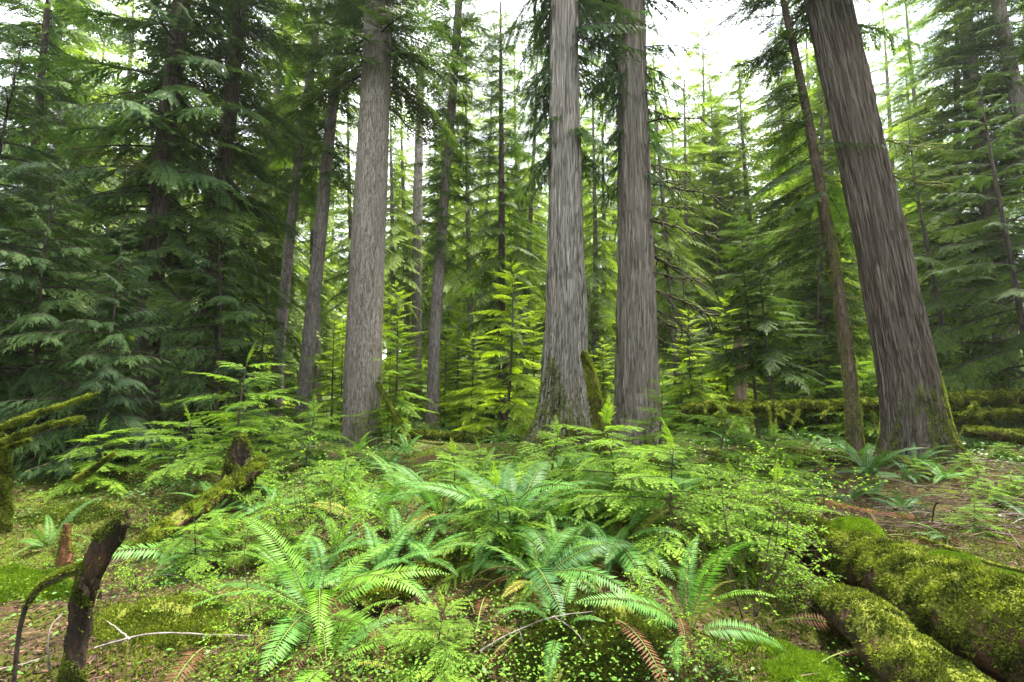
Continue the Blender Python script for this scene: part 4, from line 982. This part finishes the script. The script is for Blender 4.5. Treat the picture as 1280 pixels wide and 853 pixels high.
# big foreground log, running from the shrubs toward the camera at right
log('mossy_log', 'big moss covered log running down to the lower right corner', 'log',
    [g3(2.2, 5.6, .10), at(1068, 696, 3.65), at(1170, 748, 2.95), at(1300, 802, 2.42), g3(3.3, 1.1, .30)], [.16, .195, .24, .26, .28], M['log'], 70000, .019, .010, seed=5, rough=.08, k=64, nseg=130, mossbias=.10, fr=3.5)
log('mossy_log', 'lower decayed log lying in shade beneath the big moss covered log', 'log',
    [g3(2.3, 3.7, -.08), at(1085, 778, 2.85), at(1158, 848, 2.4), g3(2.35, 1.4, .05)], [.10, .135, .15, .16], M['log'], 14000, .017, .009, seed=6, rough=.13, k=40, nseg=70, mossbias=-.12, fr=3.5, tb=-.1)
def cushion(px, py, Y, rx, ry, h, label, seed, n=9000):
    c = at(px, py, Y); root = thing('moss_cushion', label, 'moss', c, 'bright moss cushions')
    u = np.linspace(0, 1, 14); th = np.linspace(0, 2 * np.pi, 30, endpoint=False); U, TH = np.meshgrid(u, th, indexing='ij')
    rr = 1 + .12 * np.sin(3 * TH + seed) + .07 * np.sin(5 * TH)
    V = np.stack([rx * U * rr * np.cos(TH), ry * U * rr * np.sin(TH), h * (1 - U ** 2.4) + .012 * (fbm(U * 6 * np.cos(TH) + 9, U * 6 * np.sin(TH), seed) - .5) - .05 * U ** 6], -1).reshape(-1, 3)
    i = np.arange(13)[:, None] * 30; j = np.arange(30)[None, :]; F = np.stack([i + j, i + 30 + j, i + 30 + (j + 1) % 30, i + (j + 1) % 30], -1).reshape(-1, 4)
    obj('moss_body', mesh('moss_body', V, F, [M['mossbody']], smooth=True), root)
    r = R_(seed); Q, N = sample_surface(V, F, r, n); N = np.where(N[:, 2:3] < 0, -N, N)
    lv, t = tufts(Q - N * .002, N, r, .012, .006, 2, up=.4, spread=.5); obj('moss_strands', scat_obj('moss_strands', lv, t, 'moss_bright'), root)
M['mossbody'] = woodmat('moss_cushion_body', [(.3, (.06, .11, .008)), (.7, (.14, .24, .015))], (30, 30, 30), .01)
cushion(1070, 664, 3.7, .20, .16, .09, 'bright green round moss cushion at the near end of the big log', 1)
cushion(1192, 706, 2.9, .17, .14, .06, 'bright green moss patch on top of the middle of the big log', 2)
cushion(1256, 728, 2.65, .14, .12, .05, 'bright green moss patch near the right edge on the big log', 3, 5000)
# logs further back
log('mossy_log', 'thin moss covered log lying left of the foot of the central cedar', 'log', [at(515, 543, 12.6), at(580, 547, 12.3), at(655, 552, 12)], [.11, .12, .11], M['logmoss'], 5000, .04, .02, seed=7, mossbias=.4)
log('mossy_pole', 'long moss covered fallen pole stretching right behind the slim crooked tree', 'log', [at(850, 512, 11.2), at(960, 509, 11.0), at(1080, 506, 10.8), at(1200, 500, 10.7), at(1320, 494, 10.6)], [.10, .12, .13, .14, .15], M['logmoss'], 12000, .05, .02, seed=8, mossbias=.4, nseg=90, k=16)
log('mossy_pole', 'second mossy fallen pole below the long one, right of the leaning cedar', 'log', [at(1195, 522, 10.4), at(1250, 518, 10.2), at(1330, 515, 10)], [.09, .09, .09], M['logmoss'], 3500, .04, .02, seed=9, mossbias=.3, k=16)
log('mossy_log', 'low mossy log in front of the slim crooked tree', 'log', [at(890, 574, 8.3), at(960, 572, 8.5), at(1040, 574, 8.7), at(1120, 580, 8.7)], [.10, .13, .12, .09], M['logmoss'], 6000, .035, .015, seed=10, mossbias=.25)
log('mossy_log', 'pale mossy log on the slope at the right edge above the poles', 'log', [at(1170, 440, 17), at(1250, 432, 17), at(1330, 425, 17)], [.15, .15, .14], M['logmoss'], 3000, .05, .03, seed=11)
log('mossy_log', 'orange tinted mossy log lying low at the right edge', 'log', [at(1205, 540, 9.6), at(1260, 545, 9.3), at(1330, 552, 9.0)], [.10, .12, .13], M['log'], 3000, .035, .015, seed=12)
log('mossy_log', 'decayed mossy log sloping down left from the mossy stump', 'log', [at(330, 580, 6.0), at(265, 625, 5.2), at(205, 662, 4.6), at(165, 690, 4.2)], [.09, .08, .07, .04], M['log'], 6000, .03, .012, seed=13, mossbias=-.12, rough=.28)
log('mossy_log', 'short rotten mossy log in the bottom centre between the ferns', 'log', [at(450, 765, 3.3), at(520, 725, 3.7), at(600, 715, 3.9)], [.07, .10, .09], M['log'], 6000, .025, .011, seed=14, mossbias=.25)
log('fallen_log', 'red brown rotting log fragment in front of the dark glossy ferns', 'log', [at(1020, 628, 5.9), at(1075, 645, 5.6), at(1140, 648, 5.6)], [.07, .08, .05], M['orange'], 800, .02, .01, seed=15)
# mossy mounds in front
def mound(label, px, py, rx, ry, h, n, seed, mat='moss', tl=.024):
    q = G(px, py); c = np.array([q[0], q[1], gz1(q[0], q[1]) - .03]); root = thing('mossy_hummock', label, 'hummock', c, 'mossy hummocks')
    u = np.linspace(0, 1, 26); th = np.linspace(0, 2 * np.pi, 60, endpoint=False); U, TH = np.meshgrid(u, th, indexing='ij')
    X = rx * U * np.cos(TH); Y = ry * U * np.sin(TH); Z = h * (1 - U ** 2) + (fbm(X * 5 + seed, Y * 5, seed) - .5) * .14 * (1.1 - U) + gz(c[0] + X, c[1] + Y) - c[2] - .03 - .05 * U
    V = np.stack([X, Y, Z], -1).reshape(-1, 3); i = np.arange(25)[:, None] * 60; j = np.arange(60)[None, :]; F = np.stack([i + j, i + 60 + j, i + 60 + (j + 1) % 60, i + (j + 1) % 60], -1).reshape(-1, 4)
    obj('soil', mesh('soil', V, F, [M['logmoss']], smooth=True), root)
    r = R_(seed); Q, N = sample_surface(V, F, r, n, lambda N, Q: np.clip((fbm(Q[:, 0] * 4 + 3, Q[:, 1] * 4, seed) - .35) * 6, .05, 1)); N = np.where(N[:, 2:3] < 0, -N, N)
    lv, t = tufts(Q - N * .003, N, r, tl, .010, 3, tb=(fbm(Q[:, 0] * 4, Q[:, 1] * 4, seed + 8) - .5) * .9); obj('moss', scat_obj('moss', lv, t, mat), root)
mound('golden green mossy hummock at the bottom centre below the ferns', 735, 790, .55, .5, .17, 16000, 21)
mound('smooth bright moss mound at the left edge in the lower corner', 15, 750, .55, .5, .30, 30000, 22, 'moss_bright', tl=.018)
mound('flat bright green mossy patch at the bottom right beneath the airy shrub', 1000, 835, .6, .5, .08, 22000, 23, 'moss_bright')
mound('mossy hummock left of the bottom edge stick, below the fern that fans left', 215, 790, .6, .4, .16, 16000, 24)
mound('low mossy hummock beyond the decayed sloping log at left', 95, 640, .9, .7, .08, 14000, 25)
mound('golden mossy hummock between the leaning snag and the grey cedar', 815, 590, .5, .45, .26, 7000, 26, tl=.04)

def trunk_moss(root, H, n, seed, tl=.035, side=None, low=.5):
    me = [c for c in root.children if c.name.startswith('trunk')][0]; d = me.data
    V = np.zeros(len(d.vertices) * 3, np.float32); d.vertices.foreach_get('co', V); V = V.reshape(-1, 3)
    F = np.zeros(len(d.loops), np.int32); d.loops.foreach_get('vertex_index', F); F = F.reshape(-1, 4); F = F[V[F[:, 0], 2] < H]; F = F[V[F[:, 0], 2] > -.1]
    r = R_(seed)
    def mask(N, Q):
        a = np.arctan2(Q[:, 1], Q[:, 0]); m_ = fbm(np.cos(a) * 3.5 + 5, np.sin(a) * 3.5 + Q[:, 2] * 1.5, seed, 4) * 1.5 - .75
        m_ = m_ + low * (1 - Q[:, 2] / H * 1.6)
        if side is not None: m_ = m_ + .35 * np.cos(a - side)
        return np.clip(m_ * 6, 0, 1)
    Q, N = sample_surface(V, F, r, n, mask)
    lv, t = tufts(Q, N, r, tl * .8, .014, 3, up=.1, spread=.7, tb=(fbm(Q[:, 0] * 8, Q[:, 2] * 8 + Q[:, 1] * 8, seed + 1, 3) - .5) * 1.3 + .25)
    obj('moss', scat_obj('moss', lv, t, 'moss'), root)
trunk_moss(t_cc, 2.1, 17000, 301, .04, side=3.6, low=.75); trunk_moss(t_rb, 1.7, 12000, 302, .03, side=-.5, low=.45); trunk_moss(t_rs, 5.5, 7000, 303, .022, low=.1)
trunk_moss(t_fir, .8, 2500, 304, side=-.4); trunk_moss(t_rc, 1.3, 3500, 305, side=0)
# snags and stumps
log('mossy_snag', 'dark rotten snag with a mossy crooked top in the lower left corner', 'snag',
    [at(88, 880, 2.45), at(96, 800, 2.5), at(104, 740, 2.5), at(122, 700, 2.5), at(140, 668, 2.5), at(155, 648, 2.5)], [.046, .046, .048, .054, .05, .02], M['snag'], 4500, .016, .007, seed=31, rough=.24, k=44, nseg=110, mossbias=-.2, fr=6)
o = C.objects[-1].parent
def limb(name, parent, base, pts, rads, mat, k=8, rough=.1, seed=3, n=30, tuft=0, tl=.02, tw=.008):
    P = curve(np.column_stack([pts, rads]), n); V, F = closed_tube(P[:, :3] - base, P[:, 3], k, rough, seed, 8)
    ob = obj(name, mesh(name, V, F, [mat], smooth=True), parent)
    return ob, V, F
def splinters(parent, base, px, py, Y, n, L_, seed, spread=.03):
    r = R_(seed); c = at(px, py, Y) - base; Vs = []; Fs = []; off = 0
    for i in range(n):
        p0 = c + r.normal(0, spread, 3) - np.array([0, 0, L_ * .3]); d = np.array([r.normal(.1, .25), r.normal(0, .2), 1]) * L_ * r.uniform(.5, 1.2)
        V, F = tube_vf(np.linspace(p0, p0 + d, 4), np.array([.014, .011, .006, .001]) * r.uniform(.6, 1.2), 4, .3, i, off=off); Vs.append(V); Fs.append(F); off += len(V)
    obj('splinters', mesh('splinters', np.concatenate(Vs), np.concatenate(Fs), [M['snag']]), parent)
snag = [x for x in C.objects if x.name == 'mossy_snag'][0]; sb = np.array(snag.location)
lb, lV, lF = limb('branch', snag, sb, [at(118, 705, 2.48), at(80, 718, 2.42), at(45, 740, 2.4), at(26, 780, 2.38), at(16, 870, 2.36)], [.024, .018, .012, .009, .008], M['deadbr'], rough=.25, k=12, n=50)
r = R_(444); Q, N = sample_surface(lV, lF, r, 2600, lambda N, Q: np.clip(abs(N[:, 2]) - .2, 0, 1) * np.clip((Q[:, 0] + .45) * 4, 0, 1)); N = np.where(N[:, 2:3] < 0, -N, N)
lv, t = tufts(Q, N, r, .015, .006, 3, up=0); obj('moss', scat_obj('moss', lv, t, 'moss'), lb)
splinters(snag, sb, 158, 650, 2.5, 7, .05, 5, .012); splinters(snag, sb, 112, 735, 2.42, 6, .05, 6, .02)
def sticks(name, label, cat, lines, mat, group=None, k=6, rough=.08):
    """one thing made of a stick with side twigs; lines = list of (points, r0, r1), the first is the main one"""
    base = np.array(lines[0][0][0]); root = thing(name, label, cat, base, group)
    Vs = []; Fs = []; off = 0
    for i, (pts, r0, r1) in enumerate(lines):
        P = curve(np.array(pts), 24) + np.cumsum(R_(i + 5).normal(0, .0015, (24, 3)), 0); V, F = tube_vf(P - base, np.linspace(r0, r1, 24), k, rough, i, off=off, fr=6); Vs.append(V); Fs.append(F); off += len(V)
    obj('stem', mesh('stem', np.concatenate(Vs), np.concatenate(Fs), [mat], smooth=True), root); return root
log('leaning_snag', 'short broken mossy snag leaning beside the central cedar', 'snag', [at(754, 580, 8.0), at(749, 530, 8.0), at(740, 480, 8.0), at(730, 440, 8.0)], [.11, .10, .09, .04], M['log'], 12000, .028, .012, seed=32, rough=.3, k=28, mossbias=.12, tb=.3, fr=4)
log('mossy_stump', 'rotten mossy stump beneath the wide hemlock sapling left of centre', 'stump', [at(297, 612, 5.9), at(298, 580, 5.9), at(301, 545, 5.9)], [.17, .13, .06], M['snag'], 3500, .03, .012, seed=33, rough=.45, k=36, mossbias=-.1, fr=3)
log('broken_stump', 'tall pale orange broken stump in the bright gap right of the curling branches', 'stump', [at(927, 512, 14), at(925, 450, 14), at(921, 408, 14)], [.17, .15, .06], M['paleor'], 0, seed=34, rough=.3, k=24, fr=3)
log('broken_stump', 'small orange broken stump at the left behind the dark snag', 'stump', [at(80, 706, 3.7), at(82, 680, 3.7), at(84, 655, 3.7)], [.05, .04, .02], M['orange'], 300, .015, .008, seed=35, rough=.4, k=20, fr=9)
log('mossy_post', 'dead mossy upright limb at the left edge', 'snag', [at(2, 665, 4.0), at(3, 600, 4.0), at(-4, 545, 4.0)], [.06, .05, .045], M['mossbr'], 4000, .02, .008, seed=36, rough=.2, k=20, mossbias=.6)
for i, (pts, rd, lab) in enumerate([
    ([at(-60, 566, 4.1), at(20, 527, 4.1), at(75, 508, 4.15), at(124, 491, 4.2)], [.034, .026, .018, .009], 'upper moss covered dead branch poking in from the left edge'),
    ([at(-60, 580, 3.9), at(10, 550, 3.9), at(60, 532, 3.95), at(104, 523, 4.0)], [.032, .026, .020, .014], 'second moss covered dead branch just below the upper one at the left edge'),
    ([at(-60, 590, 4.0), at(0, 563, 4.0), at(38, 549, 4.0)], [.03, .022, .014], 'short moss covered branch stub under the two long ones at the left edge'),
    ([at(95, 600, 4.9), at(115, 588, 4.9), at(143, 566, 4.9)], [.03, .025, .012], 'small mossy broken branch pointing up right in the left hollow')]):
    log('mossy_branch', lab, 'branch', pts, rd, M['mossbr'], 6000, .016, .007, seed=40 + i, rough=.15, k=16, mossbias=.8, fr=8, group='moss covered dead branches at the left edge', tb=.1)
log('mossy_branch', 'mossy prop branch leaning against the right foot of the flaky grey trunk', 'branch', [at(512, 560, 11.8), at(492, 515, 11.8), at(472, 480, 12.1)], [.09, .07, .05], M['mossbr'], 2500, .03, .015, seed=50, k=12, mossbias=.5)
# moss hung limbs along the fallen pole
r = R_(88)
for i in range(22):
    px = r.uniform(870, 1085) if i < 15 else r.uniform(1190, 1290); yb = r.uniform(515, 545); Y = 11.0 - (px - 870) / 1000
    a = at(px, 508, Y); b = at(px + r.uniform(-30, 45), yb, Y - .5); mid = (a + b) / 2 + np.array([r.normal(0, .1), 0, r.uniform(0, .25)])
    log('mossy_limb', 'moss hung dead limb drooping from the fallen pole behind the slim crooked tree' if px < 1100 else 'moss hung dead limb of the fallen pole right of the leaning cedar', 'branch', [a, mid, b], [.03, .028, .012], M['mossbr'], 500, .035, .016, seed=60 + i, k=8, nseg=14, mossbias=.6, group='moss hung limbs of the fallen pole')
# twigs
tw = lambda px, py, h=.03: (lambda q: q + np.array([0, 0, h]))(G(px, py))
sticks('bleached_twig', 'pale bleached forked twig lying at the bottom centre on the hummock', 'twig', [([tw(600, 838, .1), tw(640, 826, .15), tw(690, 818, .2), tw(745, 812, .2)], .006, .0025), ([tw(690, 818, .2), tw(715, 826, .16), tw(735, 838, .1)], .0035, .0015), ([tw(700, 816, .2), tw(705, 800, .24), tw(690, 790, .25)], .003, .001), ([tw(650, 823, .15), tw(655, 835, .1)], .003, .001)], M['twig_pale'])
sticks('fallen_stick', 'long dark stick lying across the bottom left below the ferns', 'stick', [([tw(118, 822, .05), tw(190, 812, .09), tw(260, 809, .08), tw(335, 808, .06)], .006, .004), ([tw(160, 816, .07), tw(130, 806, .12)], .005, .002)], M['twig_pale'])
sticks('pale_stick', 'thin pale curved stick leaning on the left of the dark snag', 'stick', [([tw(62, 852, .05), at(61, 820, 2.4), at(66, 785, 2.45), at(80, 765, 2.5)], .005, .003)], M['twig_pale'])
sticks('pale_stick', 'thin whitish stick at the lower left corner', 'stick', [([tw(0, 850, .05), tw(22, 846, .06), tw(50, 838, .06)], .004, .003)], M['twig_pale'])
sticks('bare_sapling', 'thin dark bare sapling stem rising in front of the light green fern clump', 'sapling', [([tw(370, 852, 0), at(392, 780, 2.75), at(404, 740, 2.8), at(410, 705, 2.85)], .005, .0025)], M['twigw'])
sticks('bare_sapling', 'thin dark bare sapling stem left of the light green fern clump', 'sapling', [([tw(314, 790, 0), at(312, 745, 3.1), at(308, 700, 3.1), at(312, 660, 3.1)], .004, .002)], M['twigw'])
r = R_(99)
for i in range(170):
    px = r.uniform(1080, 1330); py = r.uniform(575, 668); q = G(px, py); a = r.normal(0, .5) + (math.pi if r.random() < .5 else 0); ln = r.uniform(.3, 1.2)
    q2 = q + np.array([math.cos(a) * ln, math.sin(a) * ln, 0]); q2[2] = gz1(q2[0], q2[1]) + r.uniform(.01, .10); q1 = q + np.array([0, 0, .02]); mid = (q1 + q2) / 2 + np.array([r.normal(0, .04), r.normal(0, .04), r.uniform(.0, .07)])
    m2 = mid + np.array([r.normal(0, .2), r.normal(0, .2), r.uniform(-.1, .05)])
    sticks('dead_twig', 'bare dead twig in the tangle on the ground below the leaning cedar at right', 'twig', [([q1, mid, q2], .0065, .003), ([mid, m2], .004, .0015)], M['twig_pale'] if r.random() < .15 else M['twigw'], 'dead twigs tangled under the leaning cedar')
r = R_(101)
for i in range(50):
    y = r.uniform(2.6, 9); x = r.uniform(-.9, .75) * y; a = r.uniform(0, 6.28); ln = r.uniform(.15, .6)
    q1 = onground(x, y, .03); q2 = onground(x + math.cos(a) * ln, y + math.sin(a) * ln, r.uniform(.02, .1)); mid = (q1 + q2) / 2 + [0, 0, r.uniform(.0, .06)]
    sticks('fallen_twig', 'small fallen twig among moss and litter on the forest floor', 'twig', [([q1, mid, q2], .004, .0015)], M['twig_pale'] if r.random() < .4 else M['twigw'], 'small twigs on the forest floor')
for i, (a_, b_, c_, d_, lab) in enumerate([((1165, 655), (1172, 628), (1200, 628), (1235, 628), 'thin bent dead twig arching over the ground behind the big log'), ((1278, 690), (1256, 655), (1262, 636), (1290, 632), 'thin bowed dead twig at the right edge behind the big log')]):
    sticks('bent_twig', lab, 'twig', [([tw(*a_, .02), at(*b_, 4.9), at(*c_, 5), at(*d_, 5.1)], .008, .004)], M['twigw'])
log('tree_root', 'thin mossy root running along the back of the big log', 'root', [at(1150, 672, 4.6), at(1200, 690, 4.3), at(1240, 705, 4.0), at(1290, 716, 3.7)], [.015, .02, .018, .015], M['mossbr'], 800, .015, .007, seed=70, k=10, mossbias=.3)

# ------------------------------------------------------------------ the damp air
m = bpy.data.materials.new('haze'); m.use_nodes = True; n = m.node_tree; n.nodes.clear()
out = n.nodes.new('ShaderNodeOutputMaterial'); pv = n.nodes.new('ShaderNodeVolumePrincipled')
pv.inputs['Color'].default_value = (.93, .97, .95, 1); pv.inputs['Density'].default_value = .00035; pv.inputs['Anisotropy'].default_value = .3
n.links.new(pv.outputs[0], out.inputs['Volume'])
x0, x1, y0, y1, z0, z1 = -300, 300, -40, 430, -2.5, 48
V = np.array([(x, y, z) for x in (x0, x1) for y in (y0, y1) for z in (z0, z1)])
F = np.array([(0, 1, 3, 2), (4, 6, 7, 5), (0, 4, 5, 1), (2, 3, 7, 6), (0, 2, 6, 4), (1, 5, 7, 3)])
hz_ = obj('haze', mesh('haze', V, F, [m])); hz_['kind'] = 'stuff'
